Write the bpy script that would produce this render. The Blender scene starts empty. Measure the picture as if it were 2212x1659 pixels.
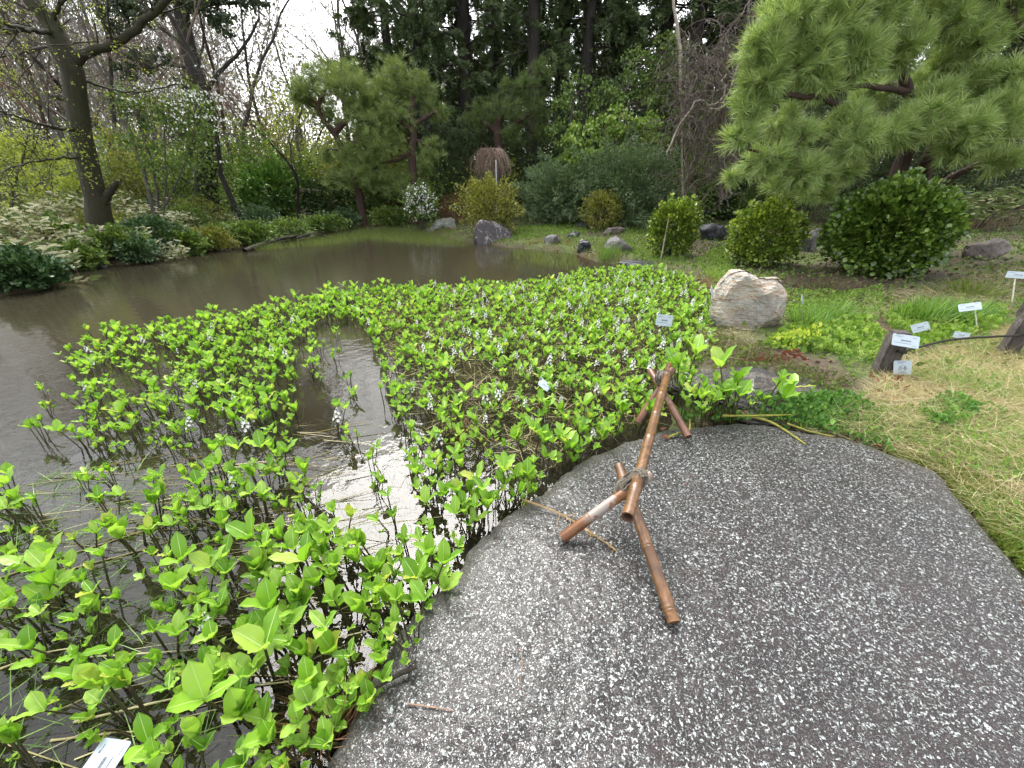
import bpy, math, random
import numpy as np
from mathutils import Vector, noise as mnoise

C = bpy.context.scene.collection
S = bpy.context.scene
rng = np.random.default_rng(11)
random.seed(11)
R_ = math.radians

# ---------------------------------------------------------------- camera
PITCH = R_(27.0); CAMH = 1.6; FPX = 830.8      # focal length in the units of a 2212 px wide picture
cd = bpy.data.cameras.new('camera'); cam = bpy.data.objects.new('camera', cd); C.objects.link(cam)
cam.location = (0, 0, CAMH); cam.rotation_euler = (math.pi/2 - PITCH, 0, 0)
cd.sensor_width = 36; cd.lens = FPX/2212*36; cd.clip_start = .05; cd.clip_end = 2000
S.camera = cam
# ---------------------------------------------------------------- sky, sun, exposure
W = bpy.data.worlds.new("World"); S.world = W; W.use_nodes = True
nt = W.node_tree; bg = nt.nodes['Background']
sky = nt.nodes.new('ShaderNodeTexSky'); sky.sky_type = 'NISHITA'; sky.sun_disc = False
sky.sun_elevation = R_(54); sky.sun_rotation = R_(-17); sky.dust_density = 3; sky.ozone_density = .6; sky.air_density = 1.3
hs = nt.nodes.new('ShaderNodeHueSaturation'); hs.inputs['Saturation'].default_value = .22
nt.links.new(sky.outputs[0], hs.inputs['Color']); nt.links.new(hs.outputs[0], bg.inputs[0])
bg.inputs[1].default_value = .15
sd = bpy.data.lights.new('sun', 'SUN'); sd.energy = 1.5; sd.angle = R_(40); sd.color = (1, .97, .92)
so = bpy.data.objects.new('sun', sd); C.objects.link(so)
so.rotation_euler = (R_(-36), 0, R_(17)); so.location = (-6, 20, 30)
S.view_settings.view_transform = 'Standard'; S.view_settings.look = 'None'
S.view_settings.exposure = 1.95; S.view_settings.gamma = 1
S.cycles.max_bounces = 8; S.cycles.transparent_max_bounces = 12; S.cycles.diffuse_bounces = 3
S.cycles.glossy_bounces = 3; S.cycles.transmission_bounces = 4
S.cycles.caustics_reflective = False; S.cycles.caustics_refractive = False
S.cycles.sample_clamp_indirect = 6

# ---------------------------------------------------------------- picture <-> place
cp, sp = math.cos(PITCH), math.sin(PITCH)
def ray(u, v):
    x = (u-1106)/FPX; y = (829.5-v)/FPX
    return x, cp + y*sp, -sp + y*cp
def U(u, v, z=0.0):
    x, Y, Z = ray(u, v); t = (z-CAMH)/Z
    return Vector((x*t, Y*t, z))
def D(u, v, Y):
    x, yy, Z = ray(u, v); t = Y/yy
    return Vector((x*t, Y, CAMH+Z*t))
def pxm(v, Y):                       # metres per px at depth Y on row v
    return Y/ray(0, v)[1]/FPX
def oc(u): return 1/math.sqrt(1+((u-1106)/FPX)**2)   # round things look wider off the axis
def UA(P, z=0.0): return np.array([tuple(U(u, v, z))[:2] for u, v in P])

# pond outline (world, z=0)
shore = [(690,1659),(800,1450),(980,1240),(1130,1080),(1230,995),(1330,950),(1430,905),(1470,850),(1460,790),(1500,740),(1545,690),
         (1525,640),(1480,605),(1400,580),(1290,566),(1240,548),(1110,535),(1000,522),(930,504),(860,495),(760,494),(690,505),(620,520),(520,536),
         (420,545),(350,560),(280,572),(210,574),(140,590),(110,622),(0,640),(-150,680)]
pond = np.vstack([UA(shore[:7], .13)+np.array([.05,-.05]), UA(shore[7:]), [(-9.6,2.5),(-9.3,-3),(-1.2,-4.5),(-.9,-1)]])
def inside(P, poly):
    x, y = P[:,0], P[:,1]; res = np.zeros(len(P), bool)
    a = poly; b = np.roll(poly, -1, 0)
    for (x0,y0),(x1,y1) in zip(a, b):
        if y0 == y1: continue
        c = ((y0 > y) != (y1 > y)) & (x < (x1-x0)*(y-y0)/(y1-y0)+x0)
        res ^= c
    return res
def sdist(P, poly):
    d = np.full(len(P), 1e9)
    for A, B in zip(poly, np.roll(poly, -1, 0)):
        e = B-A; w = P-A; t = np.clip((w@e)/(e@e), 0, 1)
        d = np.minimum(d, np.hypot(*(w-t[:,None]*e).T))
    return np.where(inside(P, poly), -d, d)
def lump(x, y):
    return (np.sin(x*1.7+.4*y)*np.cos(y*1.3-.5*x)+.5*np.sin(x*4.1+y*2.3)*np.cos(y*3.7)+.25*np.sin(x*9.3-y*7.1))
# outline of the stone slab at its top face
edge = [(690,1659),(745,1540),(800,1450),(850,1370),(900,1310),(980,1235),(1010,1185),(1060,1130),(1130,1078),(1185,1040),(1235,1000),(1290,968),(1345,948),(1420,922),(1480,912),
        (1560,905),(1640,905),(1740,925),(1830,937),(1935,972),(2020,1005),(2080,1070),(2150,1150),(2230,1235),(2350,1340)]
TOPZ = .13
E = np.vstack([UA(edge, TOPZ), [(2.75,.35),(2.8,-.7),(1.7,-1.7),(.3,-1.9),(-.8,-1.3),(-.95,-.4)]])
def H(P):
    P = np.atleast_2d(np.asarray(P, float))
    d = sdist(P, pond); x, y = P[:,0], P[:,1]
    out = .03+.09*np.clip(d/.3, 0, 1)+.038*np.clip(d-.3, 0, 40)+.03*lump(x, y)*np.clip(d/1.0, 0, 1)
    out = np.minimum(out, 2.4+.1*lump(x*.3, y*.3))
    ins = np.maximum(-.30, d*.8-.02)+.015*lump(x*1.3, y*1.3)
    h = np.where(d > 0, out, np.minimum(ins, -.02))
    near = np.clip(1-np.hypot((x-.6)/2.6, (y+.2)/3.2), 0, 1)     # flatter under the slab
    ds = sdist(P, E)
    return np.where(d > 0, np.minimum(h*(1-.5*near)+.02*near, np.where(ds < .04, -.02, .055+.30*ds)), h)
def hz(x, y): return float(H([(x, y)])[0])
def G(u, v):                         # where the ray through (u,v) meets the ground
    x, Y, Z = ray(u, v)
    ts = np.concatenate([np.linspace(.8, 12, 400), np.linspace(12, 60, 700)])
    P = np.stack([x*ts, Y*ts], 1); z = CAMH+Z*ts-H(P)
    k = np.argmax(z < 0) if (z < 0).any() else len(ts)-1
    t = ts[k]; return Vector((x*t, Y*t, hz(x*t, Y*t)))

# ---------------------------------------------------------------- mesh helpers
class Geo:
    def __init__(s): s.V=[]; s.L=[]; s.n=[]; s.m=[]; s.o=0
    def add(s, V, F, mi=0):
        V = np.asarray(V, np.float32).reshape(-1,3); F = np.asarray(F, np.int64)
        if len(F) == 0: return s
        s.V.append(V); s.L.append((F+s.o).ravel()); s.n.append(np.full(len(F), F.shape[1])); s.m.append(np.full(len(F), mi)); s.o += len(V)
        return s
    def mesh(s, name, mats, smooth=False):
        me = bpy.data.meshes.new(name)
        V = np.concatenate(s.V); L = np.concatenate(s.L); n = np.concatenate(s.n); m = np.concatenate(s.m)
        me.vertices.add(len(V)); me.vertices.foreach_set('co', V.ravel())
        me.loops.add(len(L)); me.loops.foreach_set('vertex_index', L.astype(np.int32))
        me.polygons.add(len(n)); st = np.concatenate([[0], np.cumsum(n)[:-1]]).astype(np.int32)
        me.polygons.foreach_set('loop_start', st)
        me.polygons.foreach_set('material_index', m.astype(np.int32))
        me.polygons.foreach_set('use_smooth', np.full(len(n), smooth))
        for x in (mats if isinstance(mats, (list, tuple)) else [mats]): me.materials.append(x)
        me.update(calc_edges=True)
        return me
def tag(o, label=None, cat=None, group=None, kind=None):
    if cat and not kind: kind = 'thing'
    for k, v in (('label',label),('category',cat),('group',group),('kind',kind)):
        if v: o[k] = v
    return o
def obj(name, me, parent=None, loc=None):
    o = bpy.data.objects.new(name, me); C.objects.link(o)
    if parent is not None: o.parent = parent
    if loc is not None: o.location = loc
    return o
def empty(name, loc, label, cat, group=None, rz=0):
    o = bpy.data.objects.new(name, None); C.objects.link(o); o.location = loc; o.rotation_euler = (0,0,rz)
    o.empty_display_size = .1
    return tag(o, label, cat, group)
def copy_tree(o, parent=None):
    c = o.copy(); C.objects.link(c)
    if parent is not None: c.parent = parent
    for ch in list(o.children): copy_tree(ch, c)
    return c
def norm(a): return a/np.maximum(np.linalg.norm(a, axis=-1, keepdims=True), 1e-9)
def rdir(n, up=0.0):
    d = rng.normal(size=(n,3)); d = norm(d); d[:,2] += up; return norm(d)
def frames(y, roll=None):            # rotation matrices: local Y -> y, random roll
    y = norm(np.asarray(y, float)); n = len(y)
    r = rng.normal(size=(n,3)) if roll is None else roll
    x = norm(np.cross(y, r)); z = np.cross(x, y)
    return np.stack([x, y, z], 2)    # columns
def scatter(g, T, P, M, s, mi=0):
    TV, TF = T; n = len(P); k = len(TV)
    if n == 0: return
    s = np.asarray(s, float); s = s.reshape(-1,1,1) if s.ndim else s
    V = np.einsum('nij,kj->nki', M, TV)*s + np.asarray(P)[:,None,:]
    if isinstance(TF, list):
        for i, f in enumerate(TF):
            F = (f[None]+np.arange(n)[:,None,None]*k).reshape(-1, f.shape[1])
            if i == 0: g.add(V.reshape(-1,3), F, mi)
            else:
                g.L.append((F+g.o-n*k).ravel()); g.n.append(np.full(len(F), F.shape[1])); g.m.append(np.full(len(F), mi))
    else:
        F = (TF[None]+np.arange(n)[:,None,None]*k).reshape(-1, TF.shape[1]); g.add(V.reshape(-1,3), F, mi)
def tubes(g, P, R, sides=4, mi=0, cap=False):       # P (m,n,3), R (m,n)
    P = np.asarray(P, float); R = np.asarray(R, float)
    if P.ndim == 2: P = P[None]; R = R[None]
    m, n, _ = P.shape
    T = np.empty_like(P); T[:,1:-1] = P[:,2:]-P[:,:-2]; T[:,0] = P[:,1]-P[:,0]; T[:,-1] = P[:,-1]-P[:,-2]; T = norm(T)
    ref = np.zeros((m,3)); d = np.abs(norm(P[:,-1]-P[:,0])); ax = np.argmin(d, 1); ref[np.arange(m), ax] = 1
    X = norm(np.cross(T, ref[:,None,:])); Yv = np.cross(T, X)
    a = np.arange(sides)/sides*2*np.pi
    ring = X[:,:,None,:]*np.cos(a)[None,None,:,None]+Yv[:,:,None,:]*np.sin(a)[None,None,:,None]
    V = P[:,:,None,:]+ring*R[:,:,None,None]
    i = np.arange(n-1)[:,None]; j = np.arange(sides)[None,:]; j2 = (j+1) % sides
    F = np.stack([i*sides+j, i*sides+j2, (i+1)*sides+j2, (i+1)*sides+j], -1).reshape(-1,4)
    F = (F[None]+np.arange(m)[:,None,None]*n*sides).reshape(-1,4)
    g.add(V.reshape(-1,3), F, mi)
    if cap:
        for q in range(m):
            for e in (0, n-1):
                g.add(V[q,e], [list(range(sides))], mi)
def spline(pts, n):                  # Catmull-Rom through control points
    P = np.asarray(pts, float); k = len(P)
    if k == 2: return P[0]+(P[1]-P[0])*np.linspace(0,1,n)[:,None]
    E = np.vstack([2*P[0]-P[1], P, 2*P[-1]-P[-2]]); t = np.linspace(0, k-1-1e-6, n); i = t.astype(int); f = (t-i)[:,None]
    a,b,c,d = E[i],E[i+1],E[i+2],E[i+3]
    return .5*((2*b)+(-a+c)*f+(2*a-5*b+4*c-d)*f**2+(-a+3*b-3*c+d)*f**3)
def grow(st, di, ln, rad, n=5, wob=.25, grav=0.0, tip=.35):
    m = len(st); P = np.empty((m,n,3)); P[:,0] = st; d = norm(di); step = (np.asarray(ln)/(n-1))[:,None]
    for i in range(1, n):
        d = norm(d+rng.normal(size=(m,3))*wob+np.array([0,0,grav])); P[:,i] = P[:,i-1]+d*step
    R = np.asarray(rad)[:,None]*np.linspace(1, tip, n)[None]
    return P, R
def spawn(P, R, k, t0=.2, ang=.8, lr=.55, rr=.5, L=None):
    m, n, _ = P.shape
    if L is None: L = np.linalg.norm(np.diff(P, axis=1), axis=2).sum(1)
    idx = np.repeat(np.arange(m), k); t = rng.uniform(t0, 1, m*k)*(n-1); i = np.minimum(t.astype(int), n-2); f = (t-i)[:,None]
    st = P[idx,i]*(1-f)+P[idx,i+1]*f; d = norm(P[idx,i+1]-P[idx,i])
    pr = rng.normal(size=(m*k,3)); pr = norm(pr-(pr*d).sum(1,keepdims=True)*d)
    a = ang*rng.uniform(.6,1.3,(m*k,1)); dd = d*np.cos(a)+pr*np.sin(a)
    ln = L[idx]*lr*rng.uniform(.5,1.2,m*k)*(1.15-.5*t/(n-1)); r = R[idx,i]*rr*rng.uniform(.7,1,m*k)
    return st, dd, ln, r
def pts_on(P, k, t0=.3):
    m, n, _ = P.shape; idx = np.repeat(np.arange(m), k); t = rng.uniform(t0, 1, m*k)*(n-1); i = np.minimum(t.astype(int), n-2); f = (t-i)[:,None]
    return P[idx,i]*(1-f)+P[idx,i+1]*f, norm(P[idx,i+1]-P[idx,i])

# leaf templates (local Y = along leaf, Z = normal)
LEAF = (np.array([(0,0,0),(-.27,.4,.06),(0,1,0),(.27,.4,.06),(0,.45,-.03)]), np.array([(0,4,1),(1,4,2),(2,4,3),(3,4,0)]))
LEAF4 = (np.array([(0,0,0),(.3,.45,.05),(0,1,-.05),(-.3,.45,.05)]), np.array([(0,1,2,3)]))
ROUND = (np.array([(0,0,0),(.35,.2,.03),(.42,.6,.04),(0,1,-.04),(-.42,.6,.04),(-.35,.2,.03)]), np.array([(0,1,2,3),(0,3,4,5)]))
NARROW = (np.array([(0,0,0),(.075,.3,.02),(.06,.7,-.03),(0,1,-.12),(-.06,.7,-.03),(-.075,.3,.02)]), np.array([(0,1,2,3),(0,3,4,5)]))
BLADE = (np.array([(-.02,0,0),(.02,0,0),(-.017,.5,-.04),(.017,.5,-.04),(0,1,-.2)]), [np.array([(0,1,3,2)]), np.array([(2,3,4)])])
THINB = (np.array([(-.006,0,0),(.006,0,0),(-.005,.5,-.04),(.005,.5,-.04),(0,1,-.2)]), [np.array([(0,1,3,2)]), np.array([(2,3,4)])])
def needle_tuft(n=34, spread=.75, w=.012, seed=1):
    r = np.random.default_rng(seed); V=[]; F=[]
    for i in range(n):
        a = r.uniform(0, 2*math.pi); s = spread*math.sqrt(r.uniform(.02,1)); d = np.array([math.sin(s)*math.cos(a), math.cos(s), math.sin(s)*math.sin(a)])
        b = d*0+np.array([0,r.uniform(-.25,.15),0]); l = r.uniform(.75,1.05); x = np.cross(d, r.normal(size=3)); x /= np.linalg.norm(x)
        mid = b+d*l*.55+np.array([0,0,0]); e = b+d*l+np.array([0,0,-.1*l])
        k = len(V); V += [b-x*w, b+x*w, mid+x*w, mid-x*w, e]; F.append((k,k+1,k+2,k+3)); F.append((k+3,k+2,k+4,k+4))
    return V, F
def tuft(n, spread, w, seed):
    V, F = needle_tuft(n, spread, w, seed); V = np.array(V)
    return V, [np.array([f for f in F if f[2] != f[3]]), np.array([f[:3] for f in F if f[2] == f[3]])]
TUFTS = [tuft(30, 1.0, .012, 1), tuft(34, .8, .012, 2)]
def spray_t(seed, n=16):             # flat drooping conifer spray of small scale leaves
    r = np.random.default_rng(seed); V=[]; F=[]
    for i in range(n):
        t = r.uniform(0,1); sd = r.choice([-1,1]); b = np.array([0,t*.8,-.25*t*t]); l = .45*(1-.5*t)*r.uniform(.6,1.1)
        d = np.array([sd*.75, .55, -.3-.3*r.uniform()]); d /= np.linalg.norm(d); w = .055
        p = np.array([-d[1], d[0], 0])*w; k = len(V); V += [b, b+d*l*.5+p, b+d*l, b+d*l*.5-p]; F.append((k,k+1,k+2,k+3))
    return np.array(V), np.array(F)
SPRAY = [spray_t(3), spray_t(4)]

# ---------------------------------------------------------------- materials
def mat(name):
    m = bpy.data.materials.new(name); m.use_nodes = True; return m, m.node_tree, m.node_tree.nodes['Principled BSDF']
def N(t, ty, **kw):
    n = t.nodes.new(ty)
    for k, v in kw.items():
        if k in n.inputs.keys() if hasattr(n.inputs,'keys') else False: n.inputs[k].default_value = v
        else: setattr(n, k, v)
    return n
def ramp(t, fac, stops):
    r = t.nodes.new('ShaderNodeValToRGB'); e = r.color_ramp.elements
    while len(e) < len(stops): e.new(.5)
    for x, (p, c) in zip(e, stops): x.position = p; x.color = (*c, 1)
    t.links.new(fac, r.inputs[0]); return r.outputs[0]
def coords(t, scale=(1,1,1), which='Object'):
    c = t.nodes.new('ShaderNodeTexCoord'); mp = t.nodes.new('ShaderNodeMapping'); mp.inputs['Scale'].default_value = scale
    t.links.new(c.outputs[which], mp.inputs[0]); return mp.outputs[0]
def noise(t, vec, scale, detail=4, rough=.6, dist=0):
    n = t.nodes.new('ShaderNodeTexNoise'); n.inputs['Scale'].default_value = scale; n.inputs['Detail'].default_value = detail
    n.inputs['Roughness'].default_value = rough; n.inputs['Distortion'].default_value = dist; t.links.new(vec, n.inputs['Vector']); return n.outputs['Fac']
def mixc(t, f, a, b, mode='MIX'):
    m = t.nodes.new('ShaderNodeMix'); m.data_type = 'RGBA'; m.blend_type = mode
    for x, i in ((f,0),(a,6),(b,7)):
        if isinstance(x, (int,float)): m.inputs[i].default_value = x
        elif isinstance(x, tuple): m.inputs[i].default_value = (*x,1)
        else: t.links.new(x, m.inputs[i])
    return m.outputs[2]
def math_(t, op, a, b=0.0):
    m = t.nodes.new('ShaderNodeMath'); m.operation = op
    for x, i in ((a,0),(b,1)):
        if isinstance(x, (int,float)): m.inputs[i].default_value = x
        else: t.links.new(x, m.inputs[i])
    return m.outputs[0]
def bump(t, h, dist, strength=1.0, nrm=None):
    b = t.nodes.new('ShaderNodeBump'); b.inputs['Strength'].default_value = strength; b.inputs['Distance'].default_value = dist
    t.links.new(h, b.inputs['Height'])
    if nrm is not None: t.links.new(nrm, b.inputs['Normal'])
    return b.outputs[0]
def leafmat(name, stops, rough=.45, trans=.35, spec=.5):
    m, t, b = mat(name)
    g = t.nodes.new('ShaderNodeNewGeometry'); oi = t.nodes.new('ShaderNodeObjectInfo')
    f = math_(t, 'FRACT', math_(t, 'ADD', g.outputs['Random Per Island'], oi.outputs['Random']))
    c = ramp(t, f, stops)
    big = noise(t, coords(t, which='Object'), 1.3, 2)
    c = mixc(t, math_(t, 'MULTIPLY', big, .5), c, tuple(min(1, x*1.0) for x in stops[0][1]))
    t.links.new(c, b.inputs['Base Color']); b.inputs['Roughness'].default_value = rough; b.inputs['Specular IOR Level'].default_value = spec
    tr = t.nodes.new('ShaderNodeBsdfTranslucent'); t.links.new(mixc(t, 1.0, c, (1.0,1.0,.55), 'MULTIPLY'), tr.inputs[0])
    mx = t.nodes.new('ShaderNodeMixShader'); mx.inputs[0].default_value = trans
    t.links.new(b.outputs[0], mx.inputs[1]); t.links.new(tr.outputs[0], mx.inputs[2]); t.links.new(mx.outputs[0], t.nodes['Material Output'].inputs[0])
    return m
def bark(name, a, b_, c=None, scale=6, rough=.8, moss=None, mossamt=.5):
    m, t, b = mat(name); v = coords(t, (1,1,.25)); n = noise(t, v, scale*3, 6, .7)
    col = ramp(t, n, [(.3, a), (.7, b_)])
    if moss: col = mixc(t, ramp(t, noise(t, coords(t), scale*.6, 4), [(mossamt-.1,(0,0,0)),(mossamt+.12,(1,1,1))]), col, moss)
    t.links.new(col, b.inputs['Base Color']); b.inputs['Roughness'].default_value = rough
    n9 = noise(t, coords(t, (1,1,.35)), scale*9, 5, .75); t.links.new(bump(t, math_(t,'ADD',n,math_(t,'MULTIPLY',n9,.6)), .05, 1.0), b.inputs['Normal']); return m
def flat(name, c, rough=.5, var=.25, sc=20, spec=.5):
    m, t, b = mat(name); n = noise(t, coords(t), sc, 4)
    t.links.new(ramp(t, n, [(.3, tuple(x*(1-var) for x in c)), (.7, tuple(min(1,x*(1+var)) for x in c))]), b.inputs['Base Color'])
    b.inputs['Roughness'].default_value = rough; b.inputs['Specular IOR Level'].default_value = spec; return m
M = {}
M['bog'] = leafmat('bogbean_leaf', [(0,(.13,.29,.025)),(.4,(.27,.49,.05)),(.93,(.46,.66,.13)),(1,(.56,.56,.12))], .35, .45)
M['bogstem'] = flat('bogbean_stem', (.055,.05,.02), .5, .5, 15)
M['petal'] = flat('white_petal', (.82,.82,.78), .5, .05)
M['needle_y'] = leafmat('pine_needles_light', [(0,(0.156,0.239,0.066)),(.5,(0.337,0.466,0.148)),(1,(0.623,0.706,0.326))], .45, .3)
M['needle_g'] = leafmat('pine_needles_green', [(0,(0.065,0.108,0.030)),(.5,(0.130,0.194,0.054)),(1,(0.259,0.324,0.097))], .5, .3)
M['needle_f'] = leafmat('pine_needles_feathery', [(0,(0.100,0.150,0.040)),(.5,(0.200,0.280,0.080)),(1,(0.400,0.480,0.160))], .5, .3)
M['conif'] = leafmat('conifer_foliage', [(0,(0.031,0.053,0.019)),(.5,(0.070,0.108,0.035)),(1,(0.174,0.228,0.070))], .6, .2)
M['evergreen'] = leafmat('evergreen_leaf', [(0,(0.020,0.037,0.014)),(1,(0.061,0.091,0.032))], .45, .15)
M['juniper'] = leafmat('juniper_foliage', [(0,(0.072,0.116,0.051)),(.6,(0.174,0.261,0.116)),(1,(0.362,0.493,0.232))], .55, .2)
M['laurel'] = leafmat('laurel_leaf', [(0,(0.048,0.090,0.013)),(.6,(0.104,0.190,0.029)),(1,(0.287,0.416,0.081))], .28, .2, .7)
M['camellia'] = leafmat('camellia_leaf', [(0,(0.064,0.109,0.015)),(.6,(0.164,0.254,0.029)),(1,(0.490,0.597,0.090))], .32, .25, .6)
M['olive'] = leafmat('olive_shrub_leaf', [(0,(0.101,0.118,0.020)),(.6,(0.235,0.252,0.042)),(1,(0.470,0.454,0.101))], .5, .3)
M['lightgreen'] = leafmat('light_green_leaf', [(0,(0.097,0.177,0.024)),(.6,(0.241,0.370,0.056)),(1,(0.547,0.676,0.193))], .4, .35)
M['midgreen'] = leafmat('mid_green_leaf', [(0,(0.059,0.105,0.020)),(.6,(0.141,0.223,0.043)),(1,(0.304,0.421,0.094))], .45, .3)
M['rhodo'] = leafmat('rhododendron_leaf', [(0,(0.053,0.120,0.022)),(.6,(0.128,0.270,0.053)),(1,(0.300,0.510,0.135))], .35, .25)
M['young'] = leafmat('young_leaf', [(0,(0.206,0.266,0.036)),(1,(0.460,0.508,0.109))], .5, .4)
M['ivy'] = leafmat('ivy_leaf', [(0,(0.027,0.055,0.019)),(.6,(0.060,0.124,0.042)),(1,(0.190,0.296,0.128))], .3, .15, .6)
M['sasa'] = leafmat('variegated_bamboo_leaf', [(0,(.09,.14,.045)),(.42,(.15,.2,.07)),(.47,(.48,.45,.30)),(1,(.84,.82,.68))], .5, .3)
M['sasag'] = leafmat('bamboo_grass_leaf', [(0,(0.091,0.143,0.039)),(.6,(0.169,0.234,0.065)),(1,(0.650,0.624,0.364))], .5, .3)
M['blade'] = leafmat('green_blade', [(0,(0.096,0.204,0.036)),(.6,(0.180,0.336,0.060)),(1,(0.336,0.504,0.120))], .45, .35)
M['lawn'] = leafmat('pond_grass', [(0,(.10,.15,.03)),(.6,(.19,.26,.05)),(1,(.34,.38,.1))], .5, .35)
M['straw'] = leafmat('straw', [(0,(.24,.19,.09)),(.5,(.47,.41,.21)),(1,(.70,.66,.40))], .6, .3)
M['rust'] = leafmat('rusty_dry_fern', [(0,(.13,.06,.03)),(.6,(.28,.14,.07)),(1,(.42,.25,.13))], .7, .2)
M['litter'] = leafmat('leaf_litter', [(0,(.05,.03,.018)),(.5,(.13,.08,.045)),(1,(.28,.2,.11))], .6, .1)
M['redleaf'] = leafmat('fallen_leaf_red', [(0,(.11,.025,.015)),(1,(.26,.08,.035))], .3, .1)
M['cover'] = leafmat('ground_cover_leaf', [(0,(0.099,0.187,0.022)),(.5,(0.220,0.374,0.055)),(1,(0.484,0.616,0.176))], .4, .35)
M['covery'] = leafmat('yellow_ground_cover_leaf', [(0,(.3,.42,.05)),(1,(.66,.68,.13))], .4, .4)
M['moss'] = leafmat('moss', [(0,(.09,.13,.015)),(1,(.25,.32,.05))], .8, .2)
M['bark_moss'] = bark('mossy_bark', (.014,.011,.007), (.045,.036,.022), moss=(.030,.030,.007), scale=2, mossamt=.5)
M['bark_dark'] = bark('dark_bark', (.012,.010,.008), (.045,.037,.03), scale=2)
M['bark_red'] = bark('reddish_bark', (.028,.015,.012), (.09,.048,.036), scale=4)
M['bark_grey'] = bark('grey_bark', (.04,.034,.028), (.13,.115,.095), scale=4)
M['twig_pink'] = flat('pinkish_twigs', (.125,.095,.08), .7, .3)
M['twig_dark'] = flat('dark_twigs', (.06,.048,.035), .7, .3)
M['twig_brown'] = flat('brown_twigs', (.21,.125,.08), .7, .3)
M['twig_pale'] = flat('pale_twigs', (.34,.29,.23), .7, .3)
def shift(g, base):
    b = np.array(tuple(base), np.float32); g.V = [v-b for v in g.V]; return g
def part(name, g, mats, parent, smooth=False):
    if not g.V: return None
    return obj(name, shift(g, parent.location).mesh(name, mats, smooth), parent)
def single(name, g, mats, base, label, cat, group=None, smooth=False, kind=None):
    o = obj(name, shift(g, base).mesh(name, mats, smooth), None, base); return tag(o, label, cat, group, kind)

# ================================================================ ground, water
def axis(lo, hi, c, fine, n1, far):
    a = np.arange(lo, hi+1e-6, fine); k = np.linspace(0, 1, n1)[1:]**2.2
    return np.concatenate([(lo-k*(far))[::-1], a, hi+k*far])
xs = axis(-14, 14, 0, .11, 50, 300); ys = axis(-5, 24, 0, .11, 50, 300)
XX, YY = np.meshgrid(xs, ys); P = np.stack([XX.ravel(), YY.ravel()], 1); Z = H(P)
nx, ny = len(xs), len(ys); i, j = np.meshgrid(np.arange(nx-1), np.arange(ny-1)); a = (j*nx+i).ravel()
g = Geo().add(np.column_stack([P, Z]), np.stack([a, a+1, a+nx+1, a+nx], 1))
m, t, b = mat('soil'); v = coords(t)
n1, n2, n3 = noise(t, v, 1.1, 3), noise(t, v, 14, 6, .75), noise(t, v, 90, 4, .7)
c = ramp(t, n2, [(.3,(.025,.018,.010)),(.5,(.065,.046,.025)),(.7,(.15,.115,.06))])
c = mixc(t, ramp(t, n1, [(.45,(0,0,0)),(.62,(.75,.75,.75))]), c, ramp(t, n3, [(.35,(.05,.075,.015)),(.65,(.15,.21,.045))]))
sx = t.nodes.new('ShaderNodeSeparateXYZ'); t.links.new(v, sx.inputs[0])
c = mixc(t, ramp(t, math_(t,'ADD',math_(t,'MULTIPLY',sx.outputs[2],6.0),.5), [(.42,(0,0,0)),(.5,(1,1,1))]), mixc(t, n2, (.018,.014,.009), (.05,.04,.026)), c)
t.links.new(c, b.inputs['Base Color']); b.inputs['Roughness'].default_value = .85; t.links.new(bump(t, n2, .05), b.inputs['Normal'])
tag(obj('ground', g.mesh('ground', m, True)), kind='structure')

# pond water: a mirror by Fresnel over murky, tinted see-through water
m, t, b = mat('pond_water'); v = coords(t)
fine = noise(t, v, 9, 3, .5); vo = t.nodes.new('ShaderNodeTexVoronoi'); vo.inputs['Scale'].default_value = 1.6; t.links.new(v, vo.inputs['Vector'])
d = vo.outputs['Distance']
w = math_(t, 'MULTIPLY', math_(t, 'SINE', math_(t, 'MULTIPLY', d, 150)), ramp(t, d, [(.04,(1,1,1)),(.16,(0,0,0))]))
hgt = math_(t, 'ADD', math_(t, 'MULTIPLY', w, .10), math_(t, 'MULTIPLY', fine, 1.0))
nb = bump(t, hgt, .0035, 1.0)
gl = t.nodes.new('ShaderNodeBsdfGlossy'); gl.inputs['Roughness'].default_value = .025; t.links.new(nb, gl.inputs['Normal'])
fr = t.nodes.new('ShaderNodeFresnel'); fr.inputs[0].default_value = 1.4; t.links.new(nb, fr.inputs['Normal'])
tp = t.nodes.new('ShaderNodeBsdfTransparent'); tp.inputs[0].default_value = (.36,.35,.32,1)
df = t.nodes.new('ShaderNodeBsdfDiffuse'); df.inputs[0].default_value = (.052,.046,.029,1)
murk = t.nodes.new('ShaderNodeMixShader')
sx = t.nodes.new('ShaderNodeSeparateXYZ'); t.links.new(v, sx.inputs[0])
mf = ramp(t, math_(t, 'ADD', math_(t,'MULTIPLY', sx.outputs[1], .1), math_(t,'MULTIPLY', noise(t, v, .7, 3), .25)), [(.15,(.05,.05,.05)),(.6,(.68,.68,.68))])
t.links.new(mf, murk.inputs[0]); t.links.new(tp.outputs[0], murk.inputs[1]); t.links.new(df.outputs[0], murk.inputs[2])
mx = t.nodes.new('ShaderNodeMixShader'); t.links.new(fr.outputs[0], mx.inputs[0]); t.links.new(murk.outputs[0], mx.inputs[1]); t.links.new(gl.outputs[0], mx.inputs[2])
t.links.new(mx.outputs[0], t.nodes['Material Output'].inputs[0])
g = Geo().add([(-11,-6,0),(6,-6,0),(6,19,0),(-11,19,0)], [(0,1,2,3)])
tag(obj('pond_water', g.mesh('pond_water', m)), kind='structure')

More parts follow.
